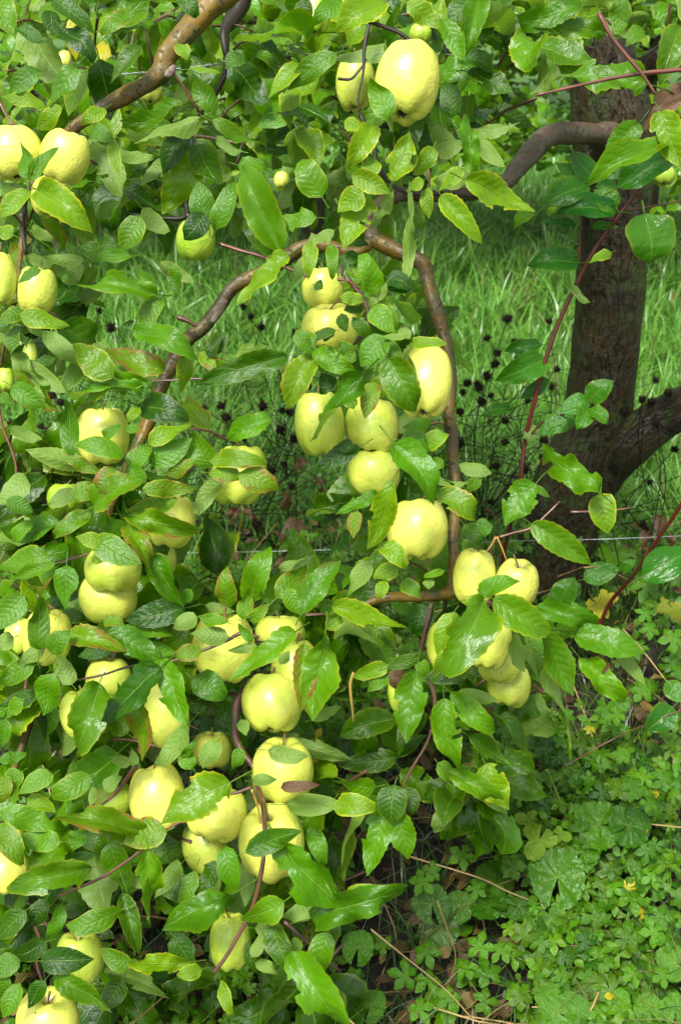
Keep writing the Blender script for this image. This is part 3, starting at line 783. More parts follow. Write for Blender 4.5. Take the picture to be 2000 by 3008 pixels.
# ------------------------------------------------------------------ hand-placed leaves: tile, base, tip, width, type, depth offset in cm
HERO = """
1 1430 150 1060 190 105 g -4;1 1400 0 1420 130 90 d 8;1 1540 250 1330 410 110 g 0;1 1380 300 1237 452 95 y 0;1 1060 300 1240 460 160 d 25;1 985 520 900 350 100 g 22;1 835 480 555 550 90 g 8;1 915 545 620 660 105 o 6
1 985 560 1197 650 90 g 4;1 1000 625 1122 692 55 u 2;1 905 650 1020 840 155 d 12;1 850 630 755 800 115 d 12;1 530 690 707 700 70 u 8;1 520 650 552 810 60 y 2;1 740 730 645 850 65 u 12;1 480 500 385 575 75 y -2
1 178 880 422 1065 155 y -9;1 125 820 88 645 80 g -9;1 140 830 270 678 70 g -9;1 130 880 0 1000 100 y -6;1 960 1030 915 838 125 g -6;1 1000 1045 1085 838 105 g -6;1 1280 1140 1118 770 160 g -7;1 1450 1000 1258 1005 100 g -5
1 1480 900 1395 735 140 g 3;1 940 985 850 1100 115 d -7;1 640 1000 560 1150 120 g 2;1 250 0 430 150 105 d 10;1 0 0 60 160 130 g -2;1 285 130 425 290 120 d 10;1 235 50 255 165 90 d 12;1 80 130 205 190 70 d 14
1 340 80 350 270 80 Y 60;1 440 190 505 325 75 Y 60;1 540 50 605 165 60 Y 70;1 645 215 508 385 95 d 14;1 620 60 475 170 100 g 16;1 180 330 45 440 100 g 2;1 345 315 228 480 115 g 0;1 280 490 168 590 80 y 0;1 205 495 10 445 75 y 2
1 820 200 862 275 70 y -8;1 870 318 1015 332 36 y -8;1 1110 250 1038 315 95 d 16;1 1380 500 1190 585 130 g 30;1 1400 600 1255 655 120 d 40;1 540 930 445 990 90 g 8;1 150 1040 245 1090 60 u 0;1 60 1080 -20 1045 80 y -2
1 530 1130 350 1130 130 d 6;1 1200 -40 1330 60 120 g 10;1 560 -30 720 90 130 g 30;1 830 -20 900 80 90 d 14;1 1180 380 1350 560 150 g 35;1 700 560 850 600 80 d 20;1 300 660 420 720 70 g 15;1 430 660 560 900 130 o 20
1 580 870 720 960 90 d 30;1 1100 760 1240 800 90 g 30;1 470 80 430 220 90 y 50;1 120 560 20 620 70 g 0;1 660 960 780 1060 90 o 12;1 430 600 520 640 90 g 2;1 1180 860 1120 1000 90 g 2
2 200 10 -15 145 160 y -4;2 310 15 465 105 105 y -4;2 290 175 -60 270 120 o 3;2 215 545 140 360 120 g -12;2 215 512 240 605 34 u -10;2 140 585 35 775 115 y -8;2 20 560 130 600 70 y -6;2 240 825 315 610 125 y -8
2 425 680 335 800 85 r -8;2 150 725 120 828 95 y -8;2 60 805 225 885 100 y -9;2 95 880 -10 975 125 y -9;2 135 915 15 1145 140 y -7;2 615 800 590 545 95 g -7;2 640 640 755 765 75 u -3;2 590 780 430 830 110 o -4
2 585 830 890 970 160 y -9;2 470 905 650 1118 105 y -9;2 400 870 408 1005 65 y -7;2 230 870 135 1045 65 u -5;2 330 1000 318 830 26 u -8;2 320 1000 290 1290 60 u -8;2 540 590 822 560 100 o 4;2 510 535 485 375 105 d 3
2 640 -20 560 285 115 g -2;2 470 100 572 275 95 g -5;2 700 60 790 250 140 d 6;2 620 0 500 140 120 d 4;2 735 -20 740 235 150 d 8;2 590 330 795 430 130 d 3;2 540 260 700 340 110 d 3;2 1100 30 815 65 120 g -7
2 1210 150 895 120 120 g -5;2 1395 385 1003 350 175 g -10;2 1290 -20 1290 150 105 g -11;2 1230 330 1195 440 60 y -8;2 1568 130 1470 385 150 g -8;2 1390 130 1315 210 90 g -4;2 1568 420 1385 612 120 b -9;2 1475 520 1568 770 150 y -13
2 1495 680 1148 850 120 g -11;2 1370 570 1215 740 115 g -9;2 430 580 540 700 90 o 2;2 440 700 580 640 80 o 1;2 310 770 300 640 80 y -7;2 220 700 330 760 80 y -7;2 380 830 300 880 70 y -8;2 560 780 450 880 70 y -6
2 0 0 -120 120 100 g -2;2 880 180 700 280 90 d 20;2 1000 200 960 330 70 g 16;2 250 80 180 130 90 y 2;2 700 500 880 580 80 d 25;2 300 960 380 1050 90 g 0;2 880 960 800 1050 90 g 30;2 420 240 470 170 60 g 0
2 60 650 100 740 70 r -4;2 480 180 620 70 90 d 2;2 640 180 700 90 80 d 2;2 1500 40 1568 120 90 g 30
3 100 272 318 320 95 y -9;3 105 255 -10 315 90 g -8;3 75 330 55 445 85 g -7;3 185 65 85 125 66 g -9;3 130 308 192 372 56 u -8;3 80 350 122 425 55 u -6;3 205 350 385 515 90 u -3;3 495 405 398 440 42 u 0
3 55 455 200 665 75 u -7;3 110 485 300 625 95 o -5;3 60 600 212 695 100 g -7;3 712 175 403 150 115 g -4;3 720 200 640 55 75 g -3;3 830 55 780 155 85 g -3;3 745 205 650 345 95 g -4;3 600 0 440 20 70 g 0
3 625 350 905 480 125 g -7;3 750 520 490 430 125 r -5;3 515 552 338 408 145 r -8;3 670 575 390 560 90 g -5;3 645 610 355 665 90 g -5;3 850 470 830 632 90 y -6;3 330 910 308 665 90 g -7;3 640 690 865 760 140 d -3
3 690 862 878 778 95 y -7;3 695 950 882 840 115 g -6;3 960 970 895 805 125 g -5;3 560 925 338 868 95 g -10;3 605 965 695 872 105 g -7;3 640 700 588 765 52 y -8;3 640 790 578 802 50 g -9;3 430 680 345 795 95 r -2
3 383 980 122 893 95 u -8;3 300 930 462 990 66 r -8;3 540 985 440 1080 120 r -9;3 590 965 672 1070 110 g -8;3 895 950 760 1005 70 r -6;3 662 1075 893 1070 88 r -9;3 440 1150 668 1040 150 g -9;3 810 1120 585 1175 100 r -7
3 340 1115 440 1045 95 r -8;3 975 945 1218 965 95 r -12;3 968 1000 1112 1030 90 r -12;3 1105 1005 1280 1080 125 r -12;3 1015 1030 915 1190 85 u -5;3 1240 755 1055 850 110 g -4;3 920 450 1015 555 80 r -3;3 1020 350 975 465 80 d -3
3 1310 465 910 590 120 d -8;3 1160 405 1085 545 95 o -9;3 1095 565 995 480 90 r -9;3 1170 440 1290 445 80 g -6;3 1445 470 1335 700 135 r -8;3 1322 5 1085 225 140 y -8;3 1512 530 1475 635 85 d -6;3 1450 425 1575 540 125 g -8
3 1385 350 1435 460 95 g -8;3 1450 370 1540 350 60 d -8;3 1450 130 1485 150 60 d -8;3 50 790 192 842 62 u -6;3 110 1010 -15 1140 125 u -6;3 35 1125 150 1180 80 g -7;3 740 30 880 110 70 o 3;3 380 20 200 0 60 u -4
3 1420 0 1350 130 70 o -4;3 960 460 1020 360 70 d -4;3 500 500 570 640 110 g -3;3 560 400 620 300 70 d -2;3 480 830 560 780 60 g -9;3 230 1140 380 1080 90 o -3;3 0 640 70 690 60 g -6;3 130 0 260 30 60 u -3
3 250 470 120 540 60 d -1;3 380 490 280 640 90 g 0;3 420 660 520 600 80 y -6;3 990 900 1020 1010 50 o 0;3 1110 900 1030 930 70 y -10
4 165 170 95 -5 115 g -9;4 5 190 100 200 62 y -9;4 210 125 130 210 66 u -9;4 215 100 320 160 105 d -7;4 150 235 248 352 110 g -9;4 300 362 188 368 38 u -10;4 200 372 95 505 135 g -9;4 190 410 285 470 90 g -8
4 225 480 345 710 165 g -13;4 335 410 490 405 66 y -11;4 90 560 -140 850 125 g -13;4 150 585 112 745 90 r -11;4 80 885 -110 1000 95 d -8;4 280 850 412 895 115 g -7;4 415 770 285 785 70 g -6;4 390 880 492 820 95 y -7
4 475 960 395 940 60 g -7;4 250 875 425 1145 160 g -14;4 245 1030 182 1072 35 u -10;4 430 1018 595 1040 44 u -9;4 440 1045 570 1130 110 d -8;4 165 1100 -20 1190 75 g -5;4 235 1060 125 1345 125 y -13;4 450 1090 615 1210 125 r -11
4 550 960 695 1000 70 o -2;4 645 1030 565 1090 60 g -4;4 895 1055 760 1240 155 g -9;4 1190 1085 935 865 125 g -12;4 1245 -15 1145 30 60 y 2;4 480 560 400 640 60 g -4;4 0 400 70 480 80 g -7;4 60 700 20 620 70 r -6
4 1200 1100 1230 1275 130 y -10;4 900 1060 965 1110 34 g -4;4 140 360 60 280 70 d -6;4 330 560 300 440 60 u -5;4 280 330 320 380 60 u -9;4 0 860 60 900 70 d -9;4 460 800 400 850 50 g -6
5 270 60 0 70 120 g -3;5 210 200 -20 260 140 g -7;5 250 240 65 305 62 g -8;5 305 255 300 445 125 g -9;5 440 120 650 235 135 g -9;5 480 160 350 115 80 y -9;5 410 0 260 110 90 g -6;5 600 20 918 78 115 r -9
5 580 60 708 320 100 r -8;5 650 80 775 205 130 d -4;5 690 190 845 440 120 g -8;5 880 360 825 435 62 g -5;5 845 445 578 500 130 d -6;5 590 540 795 570 95 g -5;5 480 505 575 525 72 r -6;5 180 625 180 395 105 g -10
5 105 390 -20 545 130 g -7;5 175 430 240 445 60 r -4;5 240 650 322 545 105 g -12;5 320 565 580 645 115 r -10;5 500 560 745 712 130 g -9;5 690 610 825 660 66 g -5;5 205 625 80 690 70 u -8;5 150 710 -10 785 110 g -7
5 330 790 262 655 92 u -9;5 245 750 200 935 130 g -9;5 160 840 -10 900 80 d 0;5 455 800 355 1078 180 g -12;5 730 725 455 985 190 d -11;5 745 690 862 992 150 g -12;5 640 890 655 1145 135 r -9;5 890 770 1032 858 135 g -5
5 865 985 715 1155 100 u -9;5 905 490 798 535 82 u -9;5 1048 575 882 560 92 u -11;5 1040 510 915 480 62 g -11;5 925 640 805 665 85 r -9;5 1350 560 1060 778 130 g -13;5 1400 620 1388 915 115 r -12;5 1495 580 1440 955 155 g -13
5 1060 430 1050 255 105 r -6;5 1150 410 1245 165 125 g -5;5 1120 490 1145 355 82 r -7;5 1150 495 1238 420 62 r -7;5 1285 255 1415 208 52 u -2;5 1280 390 1412 245 110 r -6;5 1215 410 1290 275 100 g -4;5 1400 455 1568 228 130 g -7
5 1320 360 1385 475 85 g -7;5 1470 430 1568 430 75 g -5;5 1110 960 1135 1030 62 u -5;5 1160 595 1100 515 45 g -12;5 1240 1100 1412 1128 88 u -11;5 1440 955 1570 900 55 u -10;5 600 1160 500 1130 55 u -7;5 610 1170 608 1095 50 u -7
5 1000 1060 935 1180 95 u -9;5 885 1180 830 1090 85 g -8;5 1100 1090 1080 1179 66 g -8;5 160 930 290 1050 130 d 30;5 340 1120 405 1050 110 d 28;5 130 300 200 340 50 r -5;5 450 440 330 460 110 g -2;5 560 480 430 560 90 g -4
5 950 430 1090 460 55 o -4;5 520 620 350 670 80 d -4;5 60 580 -20 620 90 u -5;5 100 860 20 960 80 g -3;5 30 960 10 1080 90 g -4;5 0 1150 120 1110 60 g -3;5 380 540 250 540 60 d -4;5 820 360 700 260 80 d 0
5 280 480 400 500 80 d -3;5 1180 620 1050 640 50 u -12;5 1500 380 1440 300 60 g -3;5 1568 480 1500 540 80 y -4;5 1290 700 1330 640 50 u -6;5 840 1130 900 1050 40 g -8;5 70 120 160 40 80 g -4;5 430 230 500 170 60 y -9
5 1280 1050 1640 1150 110 u -2
6 -25 440 298 530 120 y -7;6 180 145 290 260 100 y -10;6 130 230 35 385 95 u -3;6 255 255 155 305 85 y -6;6 200 320 178 402 62 y -7;6 278 330 368 390 82 g -6;6 475 272 385 300 36 g -6;6 410 310 408 355 56 u -6
6 560 150 655 180 70 g -3;6 640 375 825 320 95 g -13;6 655 415 460 725 215 g -17;6 712 405 968 552 155 g -15;6 890 60 1152 240 125 g -11;6 905 440 1135 530 115 g -8;6 1085 565 1400 650 150 g -9;6 1270 640 1402 795 66 u -7
6 925 560 1070 842 140 g -11;6 1110 680 1295 875 110 g -8;6 1000 740 1060 1150 95 u -6;6 870 600 912 770 66 u -7;6 805 560 850 735 72 u -8;6 210 705 60 760 80 y -8;6 215 750 125 825 90 g -8;6 220 715 400 670 62 d -9
6 350 745 305 1060 150 g -12;6 400 765 565 790 80 d -9;6 540 835 722 870 66 u -10;6 515 840 708 1005 110 g -10;6 480 870 545 1178 140 g -12;6 600 1040 810 1175 105 g -7;6 450 960 430 1040 62 g -5;6 45 580 265 650 140 d 15
6 375 420 335 560 125 d 12;6 240 960 0 1040 130 d 16;6 245 1135 -10 1170 110 d 8;6 520 470 445 660 100 y -9;6 600 740 780 680 80 d 0;6 640 90 700 60 90 g -3;6 640 250 700 360 60 d -3;6 850 570 960 640 70 g -6
6 470 650 430 760 60 y -14;6 440 800 520 820 50 g -8;6 660 1010 700 1080 50 u -5;6 330 680 420 640 60 d 2;6 570 60 640 150 80 d 2;6 350 690 400 760 70 g -4
6 -130 10 110 -60 70 d 0;6 80 0 60 120 70 r -9
7 1050 75 750 255 200 r -14;7 640 290 303 228 125 r -9;7 760 295 572 350 150 r -9;7 410 40 235 125 115 g -6;7 240 35 90 120 95 g -7;7 10 205 248 275 115 g -8;7 130 145 252 205 75 y -6;7 -10 270 108 440 115 r -11
7 272 340 85 320 110 g -8;7 360 290 342 378 92 g -7;7 412 462 92 500 140 g -11;7 515 340 582 570 130 g -6;7 685 395 692 718 130 g -11;7 570 590 642 855 95 d -7;7 1082 575 755 745 125 g -11;7 556 655 308 722 110 g -9
7 830 450 715 595 85 u -5;7 900 480 858 655 90 g -5;7 1010 440 905 570 105 d -6;7 1040 370 1085 565 105 g -7;7 1120 440 1128 645 85 u -4;7 1140 385 1385 295 115 d -14;7 1300 340 1568 640 165 g -13;7 1385 430 1545 635 60 u -12
7 1300 620 1110 700 140 g -11;7 1240 740 1335 912 125 d -8;7 1440 650 1300 690 90 u -7;7 1350 860 1568 1170 185 g -11;7 1510 765 1455 985 120 g -8;7 865 895 610 895 90 y -9;7 925 930 815 955 75 y -10;7 1020 985 1075 1125 62 y -9
7 800 780 905 950 115 d -3;7 195 890 428 882 125 d -11;7 270 970 512 1125 115 g -11;7 600 915 465 835 90 g -7;7 485 925 765 1050 95 u -4;7 205 985 130 1108 85 d -8;7 205 805 65 855 105 d -8;7 115 665 -10 790 115 d -6
7 212 610 130 735 90 d -4;7 285 632 215 770 70 g -8;7 85 885 -20 970 110 g -7;7 40 965 -10 1080 90 g -6;7 90 1000 15 1150 90 g -7;7 1425 280 1485 450 92 g -4;7 1330 170 1568 180 105 u -6;7 1300 92 1468 80 56 b -9
7 1165 60 1275 55 60 u -10;7 1210 90 1350 200 100 g -2;7 1160 870 1205 765 60 u -8;7 300 60 200 250 80 d 4;7 380 300 480 380 100 d 4;7 740 520 900 620 130 d 2;7 1000 500 930 640 90 o -2;7 700 330 860 420 120 d 2
7 100 20 20 100 100 g -5;7 20 40 0 160 80 r -6;7 300 430 440 400 60 d 0;7 540 470 700 560 60 u -4;7 1440 520 1568 590 100 g -5;7 560 980 480 1110 110 d 0;7 420 1060 540 1040 80 d 2;7 60 860 -20 850 80 d -3
7 1180 740 1310 740 80 u -7;7 1370 790 1330 900 60 u -6;7 1180 900 1280 950 60 u -6;7 1150 800 1180 940 60 d -5;7 250 960 280 1100 60 d 2;7 480 100 560 40 70 u -5;7 430 90 415 180 40 u -7
8 155 85 -25 60 125 g -8;8 -30 180 160 192 110 y -9;8 250 85 238 258 145 d -9;8 300 95 330 215 95 d -7;8 195 200 125 495 135 g -7;8 245 200 310 418 130 g -8;8 -120 690 282 575 150 g -12;8 30 590 235 590 90 y -10
8 500 20 690 155 110 g -7;8 670 -10 775 190 150 y -8;8 500 60 640 20 90 d -3;8 450 -20 520 60 80 g -4
9 600 150 370 300 115 o -4;9 430 240 405 520 130 y -7;9 580 250 590 520 100 g -5;9 800 340 640 395 120 d -6;9 625 390 640 520 50 u -6;9 770 400 905 625 160 g -6;9 1010 550 880 700 115 u -6;9 1000 600 1185 610 150 d -7
9 820 690 660 645 110 y -8;9 825 740 680 760 115 d -7;9 660 790 700 925 110 d -6;9 910 720 1070 920 160 g -7;9 320 920 450 1110 130 g -9;9 470 1065 780 1240 165 g -10;9 610 920 455 1010 90 d -9;9 720 250 870 260 60 d -2;9 240 130 60 60 110 g -5
"""
LEAVES = []   # (screen size, matrix, template, tint, tree)
D0 = 1.52
def add_leaf(a, b, w, n, ty, tree, i=None, under=False, size=None):
    m = frame(a, b, w, -n if ty == 'u' or ty == 'o' else n)
    c = (a + b) / 2
    sx, sy, dd = proj(c)
    LEAVES.append([(size or (b - a).length * FPX / dd), m, i if i is not None else random.randrange(NV), tint(ty), tree, (sx, sy, dd), size is None, (proj(a), proj(b))])
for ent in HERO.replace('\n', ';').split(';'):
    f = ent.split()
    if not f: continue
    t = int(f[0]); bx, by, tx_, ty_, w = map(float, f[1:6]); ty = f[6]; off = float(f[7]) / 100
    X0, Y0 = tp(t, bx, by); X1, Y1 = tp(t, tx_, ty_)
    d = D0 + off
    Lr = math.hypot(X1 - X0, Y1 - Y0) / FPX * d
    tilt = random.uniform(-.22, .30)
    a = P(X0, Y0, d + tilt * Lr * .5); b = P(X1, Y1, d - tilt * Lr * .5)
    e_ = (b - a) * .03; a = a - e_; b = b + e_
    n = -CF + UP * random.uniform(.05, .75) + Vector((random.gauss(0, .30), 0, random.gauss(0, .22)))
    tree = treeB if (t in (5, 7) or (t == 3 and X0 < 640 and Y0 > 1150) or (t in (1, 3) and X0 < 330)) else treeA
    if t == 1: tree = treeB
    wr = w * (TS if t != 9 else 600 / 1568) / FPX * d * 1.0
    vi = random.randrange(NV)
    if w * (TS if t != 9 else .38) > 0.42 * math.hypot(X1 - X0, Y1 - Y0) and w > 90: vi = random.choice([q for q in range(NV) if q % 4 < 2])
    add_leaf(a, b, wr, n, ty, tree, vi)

# ------------------------------------------------------------------ leaf sprays filling the crowns between them
def inpoly(x, y, poly):
    c = False; j = len(poly) - 1
    for i in range(len(poly)):
        xi, yi = poly[i]; xj, yj = poly[j]
        if (yi > y) != (yj > y) and x < (xj - xi) * (y - yi) / (yj - yi) + xi: c = not c
        j = i
    return c
FT = {treeA.name: Tubes(), treeB.name: Tubes()}
def spray(poly, nspray, dr, tree, kinds, per=(4, 7), lr=(.060, .095), twigs=True):
    xs = [p[0] for p in poly]; ys = [p[1] for p in poly]
    k = 0
    while k < nspray:
        x, y = random.uniform(min(xs), max(xs)), random.uniform(min(ys), max(ys))
        if not inpoly(x, y, poly): continue
        k += 1
        d = random.uniform(*dr)
        c = P(x, y, d)
        ax = Vector((random.gauss(0, .8), random.gauss(0, .6), random.gauss(0.1, .6))).normalized()
        L = random.uniform(.05, .11)
        tw = tree if isinstance(tree, bpy.types.Object) else tree(x)
        s0 = c - ax * L
        if twigs and random.random() < .75: FT[tw.name].add([s0, c - ax * L * .4 + Vector((0, 0, .006)), c], [.0026, .0014], 5, 3)
        nl = random.randint(*per)
        ph = random.uniform(0, 6.28)
        u = ax.orthogonal().normalized(); v = ax.cross(u)
        for j in range(nl):
            th = ph + j * 2.4
            q = s0.lerp(c, .35 + .65 * j / max(1, nl - 1))
            out = (u * math.cos(th) + v * math.sin(th) + ax * random.uniform(.2, .9) - UP * random.uniform(.0, .65)).normalized()
            Lf = random.uniform(*lr)
            a = q + out * random.uniform(.012, .03); b = a + (out - UP * .15).normalized() * Lf
            n = UP * random.uniform(.45, 1.0) - CF * random.uniform(.2, 1.0) + Vector((random.gauss(0, .35), random.gauss(0, .25), 0))
            ty = random.choice(kinds)
            if ty == 'u' and random.random() < .5: n = -n; ty = 'g'; n = -n
            add_leaf(a, b, Lf * random.uniform(.46, .62), n, ty, tw, size=Lf * FPX / proj(a)[2])
AB = lambda x: treeB if x < 760 else treeA
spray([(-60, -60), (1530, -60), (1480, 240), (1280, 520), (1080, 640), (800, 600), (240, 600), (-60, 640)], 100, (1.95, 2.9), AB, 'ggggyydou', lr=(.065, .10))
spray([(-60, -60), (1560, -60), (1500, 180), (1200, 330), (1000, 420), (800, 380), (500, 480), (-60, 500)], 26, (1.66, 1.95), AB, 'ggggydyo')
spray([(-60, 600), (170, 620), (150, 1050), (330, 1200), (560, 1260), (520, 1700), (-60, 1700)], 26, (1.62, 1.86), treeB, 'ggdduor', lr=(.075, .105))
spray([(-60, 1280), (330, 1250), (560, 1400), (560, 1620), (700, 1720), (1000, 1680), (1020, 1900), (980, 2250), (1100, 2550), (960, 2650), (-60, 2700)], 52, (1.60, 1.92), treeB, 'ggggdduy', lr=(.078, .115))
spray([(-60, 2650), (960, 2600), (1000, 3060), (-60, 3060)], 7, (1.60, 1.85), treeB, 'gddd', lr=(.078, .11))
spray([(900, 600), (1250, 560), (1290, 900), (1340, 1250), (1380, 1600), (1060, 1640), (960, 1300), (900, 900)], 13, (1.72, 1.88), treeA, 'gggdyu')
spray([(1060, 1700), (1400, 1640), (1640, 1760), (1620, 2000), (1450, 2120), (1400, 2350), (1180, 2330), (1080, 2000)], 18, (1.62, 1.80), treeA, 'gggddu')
spray([(1480, -60), (2060, -60), (2060, 220), (1900, 260), (1780, 90), (1500, 130)], 12, (1.50, 1.95), treeA, 'gggyo')
spray([(1020, 60), (1330, 60), (1500, 260), (1400, 480), (1180, 560), (980, 520)], 9, (1.60, 1.85), treeA, 'ggdd')
for nm, tr in ((treeA.name, treeA), (treeB.name, treeB)):
    if FT[nm].F: 
        o = FT[nm].build('twigs', M_TWIG, tr); o['kind'] = 'stuff'
# ================================================================== APPLES
def apple_mesh(seed):
    r = random.Random(seed)
    prof = [(0, .60), (.05, .60), (.12, .68), (.22, .80), (.36, .90), (.55, .92), (.73, .80), (.88, .55), (.975, .25), (1.0, -.05), (.965, -.36), (.88, -.62), (.74, -.83), (.58, -.96), (.43, -1.0), (.30, -.97), (.18, -.88), (.08, -.83), (0, -.82)]
    q = catmull([(a, 0, b) for a, b in prof], 2)
    segs = 40
    a5 = r.uniform(.015, .035); p5 = r.uniform(0, 6); a2 = r.uniform(0, .035); p2 = r.uniform(0, 6); tl = r.uniform(-.07, .07); tl2 = r.uniform(-.07, .07)
    V, F = [], []
    for (R, _, z) in q:
        for k in range(segs):
            th = 2 * math.pi * k / segs
            lo = max(0, -z + .1) ** 1.5
            s = R * (1 + a5 * math.cos(5 * th + p5) * (.25 + lo) + a2 * math.cos(2 * th + p2))
            zz = z + (0.045 * math.cos(5 * th + p5) * -lo if R > .1 else 0) + .03 * math.cos(5 * th + p5) * max(0, z) * (R < .8)
            V.append((s * math.cos(th) + tl * zz * .5, s * math.sin(th) + tl2 * zz * .5, zz + tl * s * math.cos(th)))
    n = len(q)
    i, k = np.meshgrid(np.arange(n - 1), np.arange(segs), indexing='ij')
    a = i * segs + k; b = i * segs + (k + 1) % segs
    F = np.stack([a, a + segs, b + segs, b], -1).reshape(-1, 4)
    return mesh_np('apple', V, F, None, None, M_APPLE)
AP = [apple_mesh(i) for i in range(7)]
def stalk_mesh(seed):
    r = random.Random(seed)
    b = Tubes(); dx, dy = r.uniform(-.3, .3), r.uniform(-.3, .3)
    b.add([Vector((0, 0, .60)), Vector((dx * .2, dy * .2, .85)), Vector((dx, dy, 1.22))], [.035, .028, .05], 7, 4)
    F = np.concatenate([np.concatenate(b.F)[:, [0, 1, 2]], np.concatenate(b.F)[:, [0, 2, 3]]] + b.CAP)
    return mesh_np('stem', b.V, F, b.UV, None, M_ASTEM)
STK = [stalk_mesh(i) for i in range(4)]
cv, cf = [], []
for k in range(6):                                       # dried sepals
    th = k * 1.047; b0 = len(cv)
    for rr, z, w in ((.03, -.83, .05), (.10, -.93, .05), (.15, -1.0, .008)):
        for s in (-1, 1): cv.append((rr * math.cos(th) - s * w * math.sin(th), rr * math.sin(th) + s * w * math.cos(th), z))
    cf += [(b0, b0 + 1, b0 + 3, b0 + 2), (b0 + 2, b0 + 3, b0 + 5, b0 + 4)]
CALYX = mesh_np('calyx', cv, cf, None, None, M_CALYX)
dv, df = [], []
for i in range(7):
    for k in range(10):
        ph = math.pi * i / 6; th = 2 * math.pi * k / 10
        dv.append((math.sin(ph) * math.cos(th), math.sin(ph) * math.sin(th), math.cos(ph) * (1 if i > 3 else 1.2)))
for i in range(6):
    for k in range(10): a = i * 10 + k; b = i * 10 + (k + 1) % 10; df.append((a, a + 10, b + 10, b))
DROP = mesh_np('water_drop', dv, df, None, None, M_DROP)
def drop(p, r, parent):
    o = bpy.data.objects.new('water_drop', DROP); COL.objects.link(o)
    o.parent = parent; o.matrix_parent_inverse = parent.matrix_basis.inverted() if parent.type == 'MESH' else Matrix.Translation(-PL.get(parent.name, Vector()))
    o.matrix_basis = Matrix.Translation(p) @ Matrix.Diagonal((r, r, r, 1))
GROUP = 'yellow-green apples hanging in the wet apple trees'
APX = []
def apple(x, y, rx, ry, roll, pitch, ripe, label, d=None, drops=0, grp=GROUP):
    if d is None: d = 1.585 * (85 / ((rx + ry) / 2)) ** 0.35
    R = rx * .98 * d / FPX; Rz = ry * (.97 if ry < 90 else .95) * d / FPX
    APX.append((x, y, rx, ry, d, R))
    ro, pi_ = math.radians(roll), math.radians(pitch)
    ax = ((CU * math.cos(ro) + CX * math.sin(ro)) * math.cos(pi_) - CF * math.sin(pi_)).normalized()
    u = ax.cross(CF).normalized(); v = ax.cross(u)
    sp = random.uniform(0, 6.28)
    u2 = u * math.cos(sp) + v * math.sin(sp); v2 = ax.cross(u2)
    m = Matrix.Identity(4)
    c = P(x, y, d)
    for i in range(3): m[i][0] = u2[i] * R; m[i][1] = v2[i] * R; m[i][2] = ax[i] * Rz * 1.01; m[i][3] = c[i]
    o = bpy.data.objects.new('apple', random.choice(AP)); COL.objects.link(o); o.matrix_basis = m; o.color = (ripe, 0, 0, 1)
    tag(o, label, 'apple', grp)
    if rx > 30:
        s = bpy.data.objects.new('stem', random.choice(STK)); COL.objects.link(s); s.parent = o
        q = bpy.data.objects.new('calyx', CALYX); COL.objects.link(q); q.parent = o
    for k in range(drops):
        g = -UP * .97 + CX * (random.uniform(-.4, .4) if drops > 1 else 0) - CF * .3
        g.normalize()
        # hangs below the lowest part of the skin
        drop(c + CX * (k - (drops - 1) / 2) * R * .36 - CU * Rz * (1.02 - .05 * abs(k - (drops - 1) / 2)) - CF * R * .12, random.uniform(.0017, .0024), o)
    return o
apple(1195, 238, 99, 112, 8, -4, .75, 'biggest pale yellow apple at the top, hanging above the yellow-edged leaves', None, 1)
apple(1043, 240, 60, 76, 0, 5, .5, 'shaded apple peeping out behind a dark twig beside the biggest top apple', 1.72)
apple(925, 30, 46, 66, 0, 0, .1, 'green apple half hidden in leaves at the top edge', 1.75)
apple(1235, 98, 34, 28, 0, 0, .1, 'small green apple tucked among leaf stalks just above the biggest top apple', 1.6)
apple(40, 447, 86, 76, -5, 5, .85, 'large pale apple cut by the left edge, two leaf blades in front of it', 1.52)
apple(190, 456, 73, 76, 18, 12, .8, 'tilted pale yellow apple hanging just below the end of the golden brown limb', 1.52, 2)
apple(150, 575, 60, 58, 0, 0, .4, 'shaded yellow apple under the pair at the left edge', 1.66)
apple(575, 702, 60, 60, 0, 18, .0, 'lone dull green apple with a leaf over its top, hanging before the grass', 1.60, 1)
apple(-2, 815, 52, 76, 0, 0, .5, 'yellow apple cut by the left edge beside a thin twig', 1.52)
apple(109, 850, 60, 68, 8, 8, .6, 'yellow apple right of the thin twig near the left edge', 1.54)
apple(88, 1042, 22, 36, 0, 0, .2, 'small narrow green apple among pale leaf undersides at the left', 1.6)
apple(16, 1112, 26, 34, 0, 0, .1, 'small green apple cut by the left edge below the pale leaves', 1.6)
apple(948, 845, 64, 62, 0, 10, .6, 'topmost apple of the hanging middle cluster, behind a red twig', 1.64)
apple(970, 958, 88, 64, -6, 22, .9, 'wide yellow apple with its stem showing, second from the top of the middle cluster', 1.60)
apple(1250, 1118, 80, 108, 4, -14, .95, 'brightest pale apple with two small dark spots, leaning on the upright branch', 1.56, 2)
apple(938, 1240, 76, 96, -4, 5, .45, 'tall yellow-green apple at the left of the middle cluster, touching the big glossy leaf', 1.58)
apple(1093, 1247, 82, 82, 10, -5, .5, 'round yellow-green apple below the brightest one, leaf tip above it', 1.60, 2)
apple(1097, 1386, 78, 70, 0, 8, .6, 'round yellow apple hanging alone under the three of the middle cluster', 1.60)
apple(1225, 1553, 92, 88, 0, -8, .9, 'pale yellow apple left of the lower end of the upright branch', 1.57)
apple(1393, 1690, 64, 80, 8, 5, .8, 'pale yellow apple pressed against the right side of the upright branch', 1.56)
apple(1516, 1715, 66, 72, 6, 24, .85, 'yellow apple with an orange stalk above it, rightmost of all the apples', 1.56)
apple(1438, 1878, 66, 84, 10, -6, .55, 'yellow apple with a dark hole, half under the biggest leaf', 1.54, 2)
apple(1467, 1948, 68, 56, 10, -10, .5, 'apple squeezed between the holed apple and the lowest one of its cluster', 1.59, 1)
